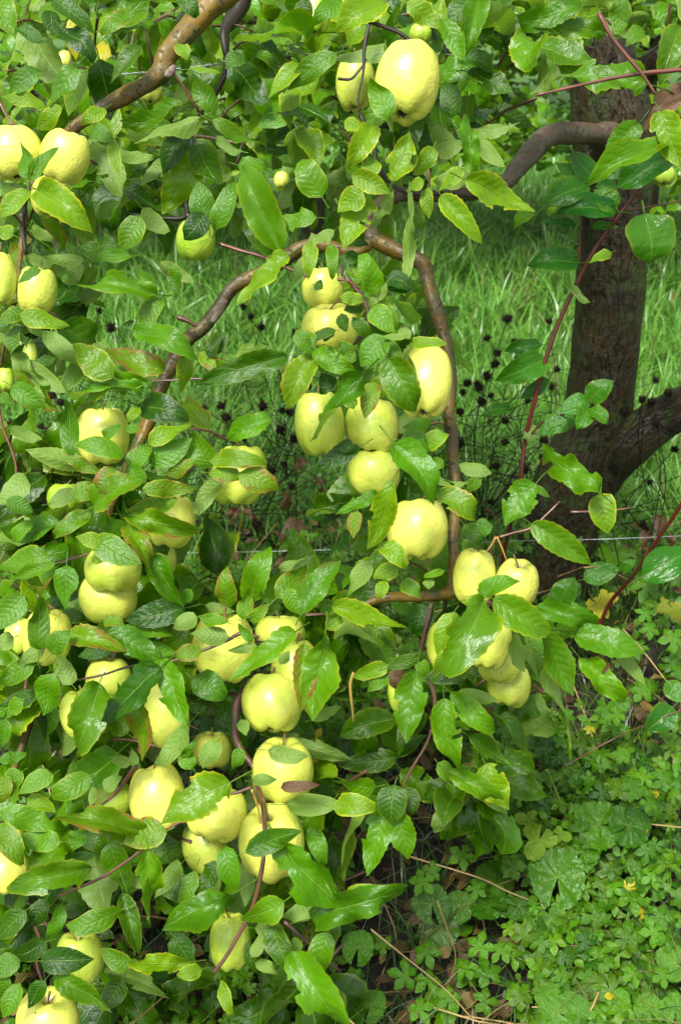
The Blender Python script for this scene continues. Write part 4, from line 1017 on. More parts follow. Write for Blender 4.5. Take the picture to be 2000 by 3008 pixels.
apple(1494, 2008, 66, 64, 12, -10, .45, 'lowest yellow-green apple of the right-hand cluster, over the dark herbs', 1.62)
apple(1315, 1900, 64, 76, 0, 0, .5, 'apple almost hidden behind the biggest leaf', 1.60)
apple(1182, 2036, 46, 60, -6, 0, .1, 'small green apple with a brown withered leaf on its top', 1.56)
apple(300, 1277, 82, 84, 0, 10, .85, 'pale yellow apple over the sloping golden branch, leaves across its lower half', 1.55)
apple(702, 1392, 82, 88, 5, 0, .35, 'apple capped by red-edged leaves in front of the dead black stalks', 1.56)
apple(500, 1527, 76, 78, 8, 0, .75, 'yellow apple under a long orange-edged leaf, left of the dead black stalks', 1.57)
apple(482, 1640, 38, 46, 0, 0, .4, 'small piece of yellow apple hanging below the orange-edged leaf', 1.64)
apple(190, 1462, 54, 44, 0, 0, .0, 'dim green apple in the shade of the left-hand leaves', 1.66)
apple(332, 1668, 86, 66, 0, 0, .4, 'upper one of two stacked apples at the left, flat underside showing', 1.55)
apple(317, 1752, 88, 70, 0, 15, .6, 'lower one of two stacked apples at the left, with dark speckles', 1.58)
apple(140, 1868, 74, 80, 10, 6, .8, 'yellow apple behind an upright leaf near the left edge', 1.56)
apple(58, 1868, 46, 52, 0, 0, .4, 'shaded apple left of the upright leaf at the left edge', 1.64)
apple(658, 1898, 95, 98, 4, 8, .7, 'big yellow apple with a thin twig across its shoulder and two water drops', 1.56, 2)
apple(319, 1992, 68, 58, 0, 0, .5, 'yellow apple crossed by a bare dark twig', 1.58)
apple(245, 2098, 72, 68, 0, 0, .45, 'apple behind the large hanging leaf, below the bare twig', 1.57)
apple(490, 2096, 66, 100, -6, -6, .65, 'tall yellow apple between two large hanging leaves', 1.57)
apple(797, 2062, 90, 84, 0, -18, .6, 'broad yellow apple with a puckered underside, hanging at the crook of the dark twig', 1.57, 1)
apple(868, 1962, 72, 82, 0, 0, .5, 'apple showing between two drooping leaves above the broad one', 1.60)
apple(822, 1858, 76, 50, 0, 0, .55, 'sliver of yellow apple under the upright leaf cluster', 1.66)
apple(830, 2262, 92, 94, 0, 12, .7, 'apple with a pale leaf underside lying on its top', 1.56)
apple(622, 2202, 60, 52, 0, 5, .6, 'apple half behind curled pale leaves, left of the dark twig', 1.62)
apple(460, 2342, 84, 98, -10, -5, .95, 'very pale apple behind the left edge of the largest red-flecked leaf', 1.53)
apple(335, 2352, 58, 52, 0, 5, .2, 'small dull green apple behind the reddish twig', 1.60)
apple(638, 2385, 92, 78, 14, -12, .85, 'shiny yellow apple with a row of water drops, right of the red-flecked leaf', 1.53, 3)
apple(606, 2488, 72, 78, -20, -5, .45, 'yellow-green apple just below the one with the water drops', 1.58)
apple(798, 2473, 100, 112, -8, 22, .8, 'largest low apple with a deep stem hollow and a twig crossing its face', 1.52, 1)
apple(18, 2560, 66, 62, 0, -12, .7, 'apple low at the left edge under red and orange leaves', 1.55, 1)
apple(28, 2462, 42, 38, 0, 0, .5, 'piece of apple above the low one at the left edge', 1.60)
apple(676, 2764, 62, 80, 0, -4, .25, 'green-yellow apple low behind the reddish hanging twig', 1.52)
apple(235, 2812, 72, 74, 0, 6, .4, 'dull yellow apple at the lower left with dark leaves across it', 1.55)
apple(140, 3002, 94, 88, 4, 12, .9, 'bright apple cut by the bottom edge', 1.52)
apple(1372, 1472, 20, 16, 0, 0, .7, 'tiny sliver of apple beside the upright branch', 1.74)
G2 = 'small far apples in the next row of trees'
apple(190, 172, 20, 24, 0, 0, .7, 'far yellow apple below the yellow leaves near the top left', 3.2, 0, G2)
apple(262, 240, 16, 13, 0, 0, .6, 'far small yellow apple under the upper wire', 3.6, 0, G2)
apple(440, 262, 40, 38, 0, 0, .8, 'yellow apple half hidden behind the golden brown limb', 2.0, 0, G2)
apple(826, 527, 22, 23, 0, 0, .8, 'far yellow apple just above the meadow, between the trees', 3.4, 0, G2)
apple(1948, 512, 34, 28, 0, 0, .1, 'green apple right of the trunk, behind the dark ribbed leaves', 2.6, 0, G2)
# sprays keep clear of the limbs and fruit that the photo shows in front of them
def hidden_by_spray(l):
    if l[6]: return False
    for q in (l[5], l[7][0], l[7][1]):
        x, y, d = q
        for (ax, ay, ar, ad, first), (bx, by, br, bd, f2) in zip(LIMBPX, LIMBPX[1:]):
            if f2: continue
            ux, uy = bx - ax, by - ay; t = max(0, min(1, ((x - ax) * ux + (y - ay) * uy) / (ux * ux + uy * uy + 1e-6)))
            if math.hypot(x - ax - ux * t, y - ay - uy * t) < ar + 26 and d < ad + .03: return True
        for (ax, ay, rx, ry, ad, R) in APX:
            if ((x - ax) / (rx + 12)) ** 2 + ((y - ay) / (ry + 12)) ** 2 < 1 and d < ad + .04: return True
    return False
LEAVES = [l for l in LEAVES if not hidden_by_spray(l)]
# leaves lying over an apple rest on its skin, leaves behind it stay behind: no blade cuts through the fruit
for l in LEAVES:
    if not l[6]: continue
    V = LEAF_T[l[2]][0]; M = np.array(l[1])
    W = V @ M[:3, :3].T + M[:3, 3]
    q = W - np.array(CP); dd = q @ np.array(CF); X = 1000 + q[:, 0] / dd * FPX; Y = 1504 - (q @ np.array(CU)) / dd * FPX
    front = (l[7][0][2] + l[7][1][2]) / 2 < D0 - .042
    need = 0
    for (ax, ay, rx, ry, ad, R) in APX:
        if ad > 1.9 or abs(ax - l[5][0]) > 330 or abs(ay - l[5][1]) > 330: continue
        e = ((X - ax) / rx) ** 2 + ((Y - ay) / ry) ** 2
        k = e < 1.02
        if not k.any(): continue
        surf = ad - R * np.sqrt(np.maximum(0, 1 - e[k]))
        if front: need = max(need, (dd[k] - surf).max() + .003)
        else: need = min(need, (dd[k] - surf).min() - .012)
    if need:
        v = (Vector(l[1].translation) - CP).normalized()
        l[1] = Matrix.Translation(-v * max(-.09, min(need, .13))) @ l[1]
# the 300 that show largest on each tree are leaves of their own, the rest one mass
for tr in (treeA, treeB):
    mine = [l for l in LEAVES if l[4] is tr]
    def shown(l):
        x, y = l[5][:2]
        return l[0] * (1 if -60 < x < 2060 and -60 < y < 3070 else .1)
    mine.sort(key=shown, reverse=True)
    inv = Matrix.Translation(-PL[tr.name])
    rest = Batch(MID_T)
    for q, (sz, m, i, c) in enumerate([l[:4] for l in mine]):
        if q < 298:
            o = bpy.data.objects.new('leaf', LEAF_ME[i]); COL.objects.link(o)
            o.parent = tr; o.matrix_parent_inverse = inv; o.matrix_basis = m; o.color = c
        else: rest.add(m, c)
    o = rest.build('foliage', M_LEAFJ, tr)
    if o: o['kind'] = 'stuff'
    print('leaves', tr.name, len(mine))
# ================================================================== NEXT ROW OF TREES
ROWY = 5.3
for j, (x0, lab, hh) in enumerate(((-1.75, 'apple tree of the next row, behind the left part of the picture', .55), (-.15, 'apple tree of the next row, seen behind the middle cluster of apples', .50), (1.35, 'apple tree of the next row, seen left of the thick trunk', .45), (2.7, 'apple tree of the next row, right of the thick trunk', .45))):
    t = thing('apple_tree', lab, 'apple tree', (x0, ROWY, 0), 'apple trees of the next row')
    b = Tubes(); b.add([(x0, ROWY, -.02), (x0 + .03, ROWY, .4), (x0 - .03, ROWY + .02, .9), (x0, ROWY, 1.9)], [.06, .05, .045, .03], 14, 8, .005, 30, j)
    b.build('trunk', M_TRUNK, t)
    for q in range(7):
        a = q * .9 + j; z = .75 + .16 * q; L = random.uniform(.6, 1.0)
        e = Vector((x0 + math.cos(a) * L, ROWY + math.sin(a) * L * .6, z + random.uniform(-.25, .1)))
        b = Tubes(); b.add([Vector((x0, ROWY, z)), Vector((x0, ROWY, z)).lerp(e, .5) + Vector((0, 0, .07)), e], [.022, .008], 8, 5, .002, 40, q)
        b.build('branch', M_LIMBG, t)
    fb = Batch(LOW_T)
    for q in range(3600):
        x = x0 + random.uniform(-.95, .95); y = ROWY + random.gauss(0, .38)
        zlo = hh + .10 * noise.noise(Vector((x * 2.2, j, 0))) + .12 * abs(x - x0) ** 2
        z = zlo + (2.0 - zlo) * random.random() ** 1.1
        if noise.noise(Vector((x * 3, y * 3, z * 3))) < -.28: continue
        p = Vector((x, y, z)); a = random.uniform(0, 6.28)
        d = Vector((math.cos(a), math.sin(a), random.uniform(-.9, .2))).normalized() * random.uniform(.06, .09)
        n = UP * random.uniform(.4, 1) - CF * random.uniform(0, 1) + Vector((random.gauss(0, .4), random.gauss(0, .4), 0))
        ty = random.choice('ggggyyydo')
        fb.add(frame(p, p + d, d.length * .55, n), tint(ty))
    fb.build('foliage', M_LEAFJ, t)['kind'] = 'stuff'
# a third row and the hedge beyond close the view
for j in range(5):
    x0 = -5 + j * 2.4; Y = 9.5
    t = thing('apple_tree', 'apple tree of the third row, %s' % ('furthest left', 'left of the middle', 'in the middle', 'right of the middle', 'furthest right')[j], 'apple tree', (x0, Y, 0), 'apple trees of the third row')
    b = Tubes(); b.add([(x0, Y, 0), (x0, Y, 1), (x0, Y, 2)], [.07, .05, .03], 10, 5, .004, 30, j); b.build('trunk', M_TRUNK, t)
    fb = Batch(LOW_T)
    for q in range(1800):
        p = Vector((x0 + random.uniform(-1.3, 1.3), Y + random.gauss(0, .4), random.uniform(.5, 2.4))); a = random.uniform(0, 6.28)
        d = Vector((math.cos(a), math.sin(a), random.uniform(-.9, .2))).normalized() * random.uniform(.08, .12)
        fb.add(frame(p, p + d, d.length * .6, UP + Vector((random.gauss(0, .4), random.gauss(-.4, .4), 0))), tint(random.choice('gggdyy')))
    fb.build('foliage', M_LEAFJ, t)['kind'] = 'stuff'
# near, over and behind the camera the row goes on: nothing stands there in the photo

# ================================================================== TRELLIS WIRES
def wire(name, L, r, mat, label, twisted=False, drops=()):
    t = thing(name, label, 'wire', P(L[0][0], L[0][1], L[0][2]), 'trellis wires')
    pts = [P(*q) for q in L]
    b = Tubes()
    if twisted:
        c = catmull([list(p) for p in pts], 60)
        for s in (0, math.pi):
            q = [Vector(p) + Vector((0, math.cos(i * .5 + s), math.sin(i * .5 + s))) * r * .75 for i, p in enumerate(c)]
            b.add(q, [r * .8], 6, 1)
    else: b.add(pts, [r], 6, 20)
    b.build('strand', mat, t)
    for x, y, d, rr in drops: drop(P(x, y, d), rr, t)
wire('trellis_wire', [(-200, 285, 2.0), (0, 257, 2.0), (200, 228, 2.0), (420, 212, 2.0), (620, 190, 2.0), (880, 162, 2.0), (1200, 118, 2.02), (1560, 82, 2.05), (1860, 44, 2.05), (2100, 22, 2.05)], .0013, M_WIRE, 'twisted galvanised wire crossing the top of the picture behind the leaves', True,
     [(368, 221, 2.0, .0016), (265, 228, 2.0, .0014), (1928, 45, 2.05, .0016), (1962, 41, 2.05, .0016), (1850, 14, 2.0, .0014)])
wire('trellis_wire', [(300, 1628, 2.5), (560, 1624, 2.5), (900, 1617, 2.5), (1300, 1602, 2.42), (1500, 1590, 2.3), (1760, 1584, 2.22), (2100, 1570, 2.2)], .00055, M_WIRE2, 'thin bright straight wire crossing in front of the trunk foot', False,
     [(1566, 1596, 2.27, .0018), (1895, 1581, 2.2, .0016), (1925, 1580, 2.2, .0016)])

# ================================================================== DEAD BLACK SEED-HEAD STALKS
def burr_mesh(seed):
    r = random.Random(seed); V, F = [], []
    for i in range(6):
        for k in range(8):
            ph = math.pi * i / 5; th = 2 * math.pi * k / 8
            V.append((math.sin(ph) * math.cos(th) * .55, math.sin(ph) * math.sin(th) * .55, math.cos(ph) * .55))
    for i in range(5):
        for k in range(8):
            a = i * 8 + k; b = i * 8 + (k + 1) % 8; F += [(a, a + 8, b + 8), (a, b + 8, b)]
    for i in range(95):
        d = Vector((r.gauss(0, 1), r.gauss(0, 1), r.gauss(0, 1))).normalized(); o = d.orthogonal() * .075; p = d.cross(o).normalized() * .075
        b0 = len(V); L = r.uniform(.85, 1.2)
        V += [tuple(d * .45 + o), tuple(d * .45 - o * .5 + p), tuple(d * .45 - o * .5 - p), tuple(d * L + Vector((r.gauss(0, .05), r.gauss(0, .05), r.gauss(0, .05))))]
        F += [(b0, b0 + 1, b0 + 3), (b0 + 1, b0 + 2, b0 + 3), (b0 + 2, b0, b0 + 3)]
    return mesh_np('seed_head', V, F, None, None, M_BURR, False)
BU = [burr_mesh(i) for i in range(4)]
HEADS = {  # plant: label, root at ground (photo x), ground distance, heads as tile coordinates
 'a': ('dead black seed-head stalks at the far left, behind the pale leaves', 120, 2.75, [(3, 455, 250), (3, 510, 330), (3, 238, 642), (3, 278, 675), (3, 230, 800), (3, 190, 785), (3, 285, 372), (3, 50, 770), (3, 20, 935), (3, 120, 1030), (3, 420, 560)]),
 'b': ('dead black seed-head stalks tangled behind the leaves left of the middle', 520, 2.72, [(3, 895, 770), (3, 1040, 745), (3, 1075, 778), (3, 1165, 748), (5, 955, 85), (5, 1020, 55), (5, 1095, 78), (5, 1038, 140), (5, 970, 110), (5, 830, 220), (5, 820, 180), (5, 890, 270), (5, 973, 268)]),
 'c': ('dead black seed-head stalks left of the tall yellow-green apple', 760, 2.70, [(3, 1212, 690), (3, 1300, 712), (3, 1310, 960), (3, 1250, 990), (3, 1375, 645), (3, 1420, 600), (5, 1133, 115), (5, 1207, 130), (5, 1265, 158), (3, 1335, 718), (3, 1420, 545)]),
 'k': ('dead black seed-heads scattered over the grass left of the middle cluster, above the bright wire', 660, 2.66, [(3, 1120, 830), (3, 1180, 905), (3, 1060, 900), (3, 1350, 840), (3, 1290, 800), (3, 1230, 1050), (3, 1345, 1060), (3, 1150, 1010), (3, 940, 700), (3, 1020, 690), (5, 1180, 60), (5, 1300, 95), (5, 1340, 140)]),
 'd': ('dead black seed-head stalks rising above the meadow under the red twig', 850, 2.9, [(3, 1120, 232), (3, 1155, 278), (3, 1203, 325), (3, 1222, 418), (3, 1360, 350)]),
 'e': ('low dead black seed-heads in a row on the bright wire', 930, 2.6, [(5, 1408, 158), (5, 1452, 155), (5, 1500, 160), (5, 1560, 185), (5, 1540, 150)]),
 'f': ('dead black seed-head stalks between the upright branch and the red stem', 1420, 2.66, [(4, 768, 287), (4, 962, 298), (4, 678, 377), (4, 803, 395), (4, 722, 445), (4, 825, 475), (4, 713, 497), (4, 675, 553), (4, 695, 640)]),
 'g': ('dense tangle of dead black seed-heads right behind the upright branch', 1380, 2.60, [(4, 585, 582), (4, 627, 588), (4, 565, 627), (4, 650, 670), (4, 705, 690), (4, 760, 760), (4, 518, 465), (4, 550, 718), (4, 550, 860), (4, 600, 1110), (4, 757, 856), (4, 715, 965), (4, 640, 605), (4, 690, 1130)]),
 'h': ('dead black seed-head stalks against the left side of the thick trunk', 1540, 2.45, [(4, 995, 520), (4, 970, 600), (4, 862, 665), (4, 850, 982), (4, 1020, 800), (4, 940, 850), (4, 930, 928), (4, 960, 925)]),
 'i': ('dead black seed-head stalks reaching across the trunk fork', 1900, 2.2, [(4, 1305, 715), (4, 1388, 660), (4, 1430, 668), (4, 1455, 770), (4, 1450, 572), (4, 1508, 627)]),
 'j': ('dead black seed-head stalks over the grass right of the trunk', 1930, 2.5, [(4, 1540, 890), (4, 1422, 1043), (6, 1405, 85), (6, 1395, 60), (6, 1390, 100)]),
}
for key, (lab, rx_, Yr, hs_) in HEADS.items():
    root = PY(rx_, 1700, Yr); root.z = 0.0
    t = thing('dead_seed_plant', lab, 'dead plant', root, 'dead black seed-head plants')
    hub = root + Vector((random.uniform(-.03, .03), random.uniform(-.03, .03), .12))
    b = Tubes(); b.add([root, hub.lerp(root, .5) + Vector((.01, 0, 0)), hub], [.002, .0018], 5, 3)
    ps = []
    for (tt, x, y) in hs_:
        X, Y = tp(tt, x, y)
        p = PY(X, Y, Yr + random.uniform(-.13, .13))
        if p.z < .04: p = PH(X, Y, .06)
        ps.append(p)
        s = bpy.data.objects.new('seed_head', random.choice(BU)); COL.objects.link(s); s.parent = t; s.matrix_parent_inverse = Matrix.Translation(-root)
        r_ = random.uniform(12, 20) * proj(p)[2] / FPX
        s.matrix_basis = Matrix.Translation(p) @ Matrix.Rotation(random.random() * 3, 4, 'X') @ Matrix.Rotation(random.random() * 3, 4, 'Z') @ Matrix.Diagonal((r_, r_, r_, 1))
    ps.sort(key=lambda p: p.z)
    for q, p in enumerate(ps):
        src = hub if q < 2 or random.random() < .45 else ps[random.randrange(q)].lerp(hub, random.uniform(.3, .6)) + Vector((random.uniform(-.02, .02), 0, -.02))
        mid = src.lerp(p, .5) + Vector((random.uniform(-.13, .13), random.uniform(-.05, .05), random.uniform(-.02, .07)))
        b.add([src, mid, p], [.0014, .0009], 5, 5)
        for _ in range(2):                       # bare side stalks
            e = mid + Vector((random.uniform(-.28, .28), random.uniform(-.05, .05), random.uniform(-.08, .12)))
            b.add([mid, mid.lerp(e, .5) + Vector((0, 0, .015)), e], [.0010, .0007], 4, 3)
    b.build('stalk', M_STALK, t)

# ================================================================== WITHERED BROWN STALKS
def withered(label, L, leaves, mat=M_STALK, r=.002):
    pts = [PY(*tp(t, x, y), Y) for t, x, y, Y in L]
    root = pts[0].copy(); root.z = 0
    t = thing('withered_stalk', label, 'dead plant', root, 'withered brown stalks')
    b = Tubes(); b.add([root] + pts, [r, r * .6], 6, 5); b.build('stem', mat, t)
    for (tt, x0, y0, x1, y1, w, Y) in leaves:
        a = PY(*tp(tt, x0, y0), Y); c = PY(*tp(tt, x1, y1), Y)
        o = bpy.data.objects.new('leaf', LEAF_ME[random.choice((3, 7, 11, 15))]); COL.objects.link(o); o.parent = t; o.matrix_parent_inverse = Matrix.Translation(-root)
        o.matrix_basis = frame(a, c, w * TS / FPX * Y * 1.1, -CF + Vector((random.gauss(0, .5), 0, .3))); o.color = (.5, .5, .5, random.uniform(0, .12))
withered('withered brown stalk with crumpled dark leaves hanging above the bright wire', [(5, 1330, 260, 2.45), (5, 1350, 120, 2.45), (5, 1365, 20, 2.45), (3, 1360, 900, 2.45)],
         [(5, 1350, 20, 1345, 160, 70, 2.45), (5, 1370, 30, 1380, 190, 60, 2.44), (5, 1340, 110, 1320, 230, 50, 2.45), (3, 1330, 1080, 1325, 1180, 50, 2.45), (5, 1330, 150, 1290, 290, 60, 2.43), (3, 1370, 930, 1360, 990, 26, 2.45), (3, 1440, 1010, 1465, 1090, 30, 2.45)])
withered('yellowing stalk with drooping half-dead leaves behind the middle seed-heads', [(5, 1090, 210, 2.5), (5, 1100, 100, 2.5), (3, 1120, 1160, 2.5)],
         [(3, 1100, 1160, 1060, 1230, 40, 2.5), (3, 1130, 1160, 1190, 1215, 40, 2.5), (3, 1080, 1160, 1030, 1210, 34, 2.5), (3, 1400, 930, 1395, 1000, 50, 2.5)], M_ORANGE)
withered('brown shrivelled leaves hanging on a stalk right of the trunk foot', [(6, 1390, 300, 2.3), (6, 1400, 160, 2.3), (6, 1450, 60, 2.3)],
         [(6, 1455, 10, 1480, 100, 60, 2.3), (6, 1395, 80, 1410, 160, 50, 2.3), (6, 1395, 150, 1385, 240, 46, 2.3), (6, 1520, 100, 1540, 170, 44, 2.3)])
withered('brown curled leaves on a thin stalk in the dark gap below the right-hand cluster', [(8, 470, 260, 1.95), (8, 440, 160, 1.95), (8, 400, 60, 1.95)],
         [(8, 660, 180, 660, 260, 60, 1.95), (8, 400, 100, 410, 200, 60, 1.95), (8, 460, 200, 450, 270, 50, 1.95), (8, 790, 200, 800, 260, 40, 1.95), (8, 900, 60, 910, 130, 30, 1.95), (6, 900, 880, 950, 1000, 50, 2.0)])
withered('rusty brown dead leaf sunk in the herbs near the bottom', [(8, 1085, 830, 1.5), (8, 1075, 790, 1.5)], [(8, 1060, 770, 1095, 840, 50, 1.5), (8, 500, 480, 520, 560, 40, 1.62), (8, 545, 490, 590, 540, 44, 1.62)])

# ================================================================== DOGWOOD SHOOTS WITH RED STEMS
def dog_leaf(t, root, e):
    tt, x0, y0, x1, y1, w, d, ty = e
    a = P(*tp(tt, x0, y0), d); c = P(*tp(tt, x1, y1), d + random.uniform(-.02, .02))
    n = -CF + UP * random.uniform(.1, .6) + Vector((random.gauss(0, .25), 0, 0))
    o = bpy.data.objects.new('leaf', DOGME[random.randrange(4)]); COL.objects.link(o); o.parent = t; o.matrix_parent_inverse = Matrix.Translation(-root)
    o.matrix_basis = frame(a, c, w * TS / FPX * d * 1.08, n if ty != 'u' else -n); o.color = tint('d' if ty in 'du' else 'g')
DOGME = []
for i in range(4):
    V, F, U = leaf_template(900 + i, 12, 3, True, .6, False); DOGME.append(mesh_np('dogwood_leaf', V, F, U, None, M_DOG))
def shoot(label, L, r, leaves, twigs=()):
    pts = [P(*tp(t, x, y), d) for t, x, y, d in L]
    root = pts[0].copy()
    t = thing('dogwood_shoot', label, 'shrub', root)
    b = Tubes(); b.add(pts, [r, r * .75], 8, 6, .0002, 80); b.build('stem', M_RED, t)
    for tw in twigs:
        b = Tubes(); b.add([P(*tp(a, x, y), d) for a, x, y, d in tw], [r * .45, r * .3], 6, 5); b.build('twig', M_REDTWIG, t)
    for e in leaves: dog_leaf(t, root, e)
shoot('long wine-red dogwood stem slanting up in front of the trunk with dark ribbed leaves', [(6, 600, 760, 2.5), (6, 700, 420, 2.3), (6, 765, 130, 2.15), (4, 820, 1080, 2.0), (4, 850, 850, 1.97), (4, 900, 640, 1.94), (4, 950, 460, 1.92), (4, 1020, 270, 1.9), (4, 1100, 100, 1.88), (4, 1170, -30, 1.86), (2, 1260, 1020, 1.84), (2, 1385, 850, 1.82), (2, 1480, 700, 1.8)], .0042,
      [(2, 1175, 825, 1065, 690, 130, 1.84, 'd'), (2, 1150, 815, 990, 750, 110, 1.84, 'd'), (2, 1130, 850, 935, 945, 125, 1.83, 'd'), (2, 1320, 765, 1180, 810, 85, 1.83, 'd'), (2, 1275, 860, 1170, 860, 60, 1.83, 'd'), (2, 1280, 860, 1545, 730, 125, 1.80, 'd'),
       (2, 1270, 960, 1165, 870, 110, 1.82, 'g'), (2, 1265, 975, 992, 985, 115, 1.82, 'd'), (2, 1080, 1040, 900, 1020, 45, 1.86, 'd'), (2, 1400, 985, 1420, 1215, 235, 1.80, 'g'), (2, 1280, 1045, 1150, 1050, 34, 1.84, 'd'),
       (4, 1095, 30, 860, 45, 120, 1.86, 'd'), (4, 1062, 125, 1150, 215, 36, 1.86, 'u'), (4, 945, 470, 708, 575, 125, 1.93, 'g'), (4, 930, 408, 755, 440, 60, 1.95, 'd'), (4, 960, 570, 825, 655, 70, 1.95, 'd'), (4, 780, 700, 645, 740, 56, 1.98, 'd'),
       (4, 1075, 735, 910, 820, 105, 1.9, 'g'), (4, 1140, 665, 1258, 572, 100, 1.85, 'g'), (4, 1140, 665, 1005, 722, 95, 1.85, 'g'), (4, 1140, 700, 1085, 800, 85, 1.84, 'g'), (4, 1145, 705, 1228, 778, 75, 1.84, 'g'), (4, 900, 780, 860, 850, 60, 1.96, 'u')],
      [[(4, 860, 840, 1.97), (4, 940, 760, 1.93), (4, 1050, 720, 1.88), (4, 1145, 690, 1.85)], [(2, 1300, 970, 1.84), (2, 1430, 950, 1.85), (2, 1568, 925, 1.86)], [(4, 1095, -40, 1.86), (4, 1100, 40, 1.87), (2, 1105, 1000, 1.86), (2, 1125, 860, 1.85)]])
shoot('short bright red stem at the right edge with one big spotted leaf', [(6, 1180, 560, 2.35), (6, 1240, 420, 2.3), (6, 1350, 290, 2.2), (6, 1450, 140, 2.12), (6, 1560, -20, 2.05), (4, 1640, 1000, 2.0)], .0040,
      [(6, 1390, 300, 1640, 180, 150, 2.1, 'g'), (6, 1120, 310, 1290, 260, 100, 2.25, 'g'), (6, 1010, 420, 1080, 300, 110, 2.3, 'g'), (6, 1290, 270, 1360, 220, 50, 2.2, 'g'), (6, 1530, 900, 1400, 1010, 120, 2.0, 'd'), (6, 1500, 780, 1568, 880, 90, 2.05, 'g')])

# ================================================================== BROAD-LEAVED HERBS THAT CAN BE TOLD APART
RND = [mesh_np('round_leaf', *radial_template(50 + i, rf_round, 6, 60, .3, .035)[:3], None, M_ROUND) for i in range(3)]
LOB = [mesh_np('lobed_leaf', *radial_template(60 + i, rf_lobe, 6, 60, .2, .03)[:3], None, M_ROUND) for i in range(3)]
HRT = [mesh_np('heart_leaf', *radial_template(70, rf_heart, 5, 40, .25, .01)[:3], None, M_ROUND)]
def broad(x, y, r, h, az, t, root, kind, col, tl=.8):
    p = PH(*tp(8 if x < 9000 else 6, x % 9000, y), h)
    d = proj(p)[2]; s = r * TS / FPX * d
    n = (UP * 1.0 - CF * tl + Vector((random.gauss(0, .22), random.gauss(0, .22), 0))).normalized()
    yv = (CU * math.cos(az) + CX * math.sin(az)); yv = (yv - n * yv.dot(n)).normalized(); xv = yv.cross(n)
    m = Matrix.Identity(4)
    for i in range(3): m[i][0] = xv[i] * s; m[i][1] = yv[i] * s; m[i][2] = n[i] * s; m[i][3] = p[i]
    o = bpy.data.objects.new('leaf', random.choice(kind)); COL.objects.link(o); o.parent = t; o.matrix_parent_inverse = Matrix.Translation(-root); o.matrix_basis = m; o.color = col
GRN = lambda a, b: (random.uniform(0, .15), 0, random.uniform(a, b), 1)
def herb(label, lv, kind, rng_=(.3, .7), cat='herb'):
    root = PH(*tp(8 if lv[0][0] < 9000 else 6, lv[0][0] % 9000, lv[0][1]), 0.0)
    t = thing('broad_leaved_herb', label, cat, root)
    for x, y, r, h, az in lv: broad(x, y, r, h, az, t, root, kind, GRN(*rng_))
herb('largest round scalloped leaves of the herbs at the right', [(1190, 265, 110, .20, -1.6), (1330, 270, 100, .20, 1.0), (1110, 390, 85, .17, .4)], RND)
herb('round flat scalloped leaf in the middle of the herbs', [(1000, 505, 130, .16, .2), (1130, 430, 70, .13, .8)], RND, (.55, .8))
herb('wet scalloped leaves at the right edge of the herbs', [(1450, 530, 75, .13, .6), (1400, 450, 80, .14, .2), (1500, 430, 60, .14, 1.2)], RND)
herb('small heart-shaped smooth leaf left of the lobed yellow-green leaf', [(655, 335, 55, .19, 3.0), (700, 300, 45, .18, .6)], HRT, (.6, .8))
herb('crinkled round leaves above the straw stalks near the bottom', [(920, 760, 95, .10, -.4), (1030, 690, 70, .11, .5), (1110, 740, 55, .10, 2.0)], RND)
herb('dark round leaves under the tip of the low hanging apple leaf', [(680, 640, 80, .12, -.6), (420, 630, 85, .12, -.2), (550, 640, 70, .11, .6), (820, 640, 70, .11, 1.7)], RND, (.15, .45))
herb('scalloped leaf pair at the bottom edge', [(1000, 1130, 80, .09, -1.), (1070, 1110, 70, .09, 1.), (960, 1060, 60, .09, -.3)], RND, (.5, .8))
herb('bright scalloped leaves near the bottom right corner', [(1420, 1110, 65, .09, -.3), (1280, 1080, 55, .09, .1), (1540, 900, 80, .10, -1.1), (1540, 1120, 70, .09, .2)], RND, (.6, .9))
herb('round leaves at the bottom left of the herb patch', [(80, 830, 75, .10, .3), (-110, 1120, 75, .09, 0.), (-260, 1150, 85, .09, -.5), (140, 1100, 70, .08, .4)], RND, (.4, .8))
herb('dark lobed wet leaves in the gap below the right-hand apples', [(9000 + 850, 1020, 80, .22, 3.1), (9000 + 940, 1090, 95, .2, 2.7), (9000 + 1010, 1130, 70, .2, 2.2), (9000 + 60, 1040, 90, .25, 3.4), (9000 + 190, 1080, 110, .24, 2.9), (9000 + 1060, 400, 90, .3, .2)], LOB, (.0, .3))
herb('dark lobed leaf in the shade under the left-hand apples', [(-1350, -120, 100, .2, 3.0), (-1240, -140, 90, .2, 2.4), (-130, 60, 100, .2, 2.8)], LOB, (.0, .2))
root = PH(*tp(8, 900, 260), 0)
t = thing('broad_leaved_herb', 'lobed yellow-green leaf lit brightly beside the round scalloped leaves', 'herb', root)
for (x, y, r, az, c) in ((870, 240, 60, -1.4, .75), (915, 330, 95, 3.5, .9), (1010, 310, 50, 1.9, .6)): broad(x, y, r, .20, az, t, root, LOB, (c, 0.1, .95, .9))
root = PH(*tp(6, 1190, 440), 0)
t = thing('broad_leaved_herb', 'yellow lobed leaf with brown specks at the foot of the trunk', 'herb', root)
for (x, y, r, az) in ((1180, 430, 72, 2.8), (1225, 395, 50, 1.5)): broad(9000 + x, y, r, .28, az, t, root, LOB, (1, .3, 1, .62), 1.2)
root = PH(*tp(6, 1520, 480), 0)
t = thing('broad_leaved_herb', 'browning lobed leaf at the right edge level with the trunk foot', 'herb', root)
for (x, y, r, az) in ((1530, 450, 60, 2.8), (1500, 430, 50, 4.)): broad(9000 + x, y, r, .28, az, t, root, LOB, (.8, .9, .8, .8), 1.2)

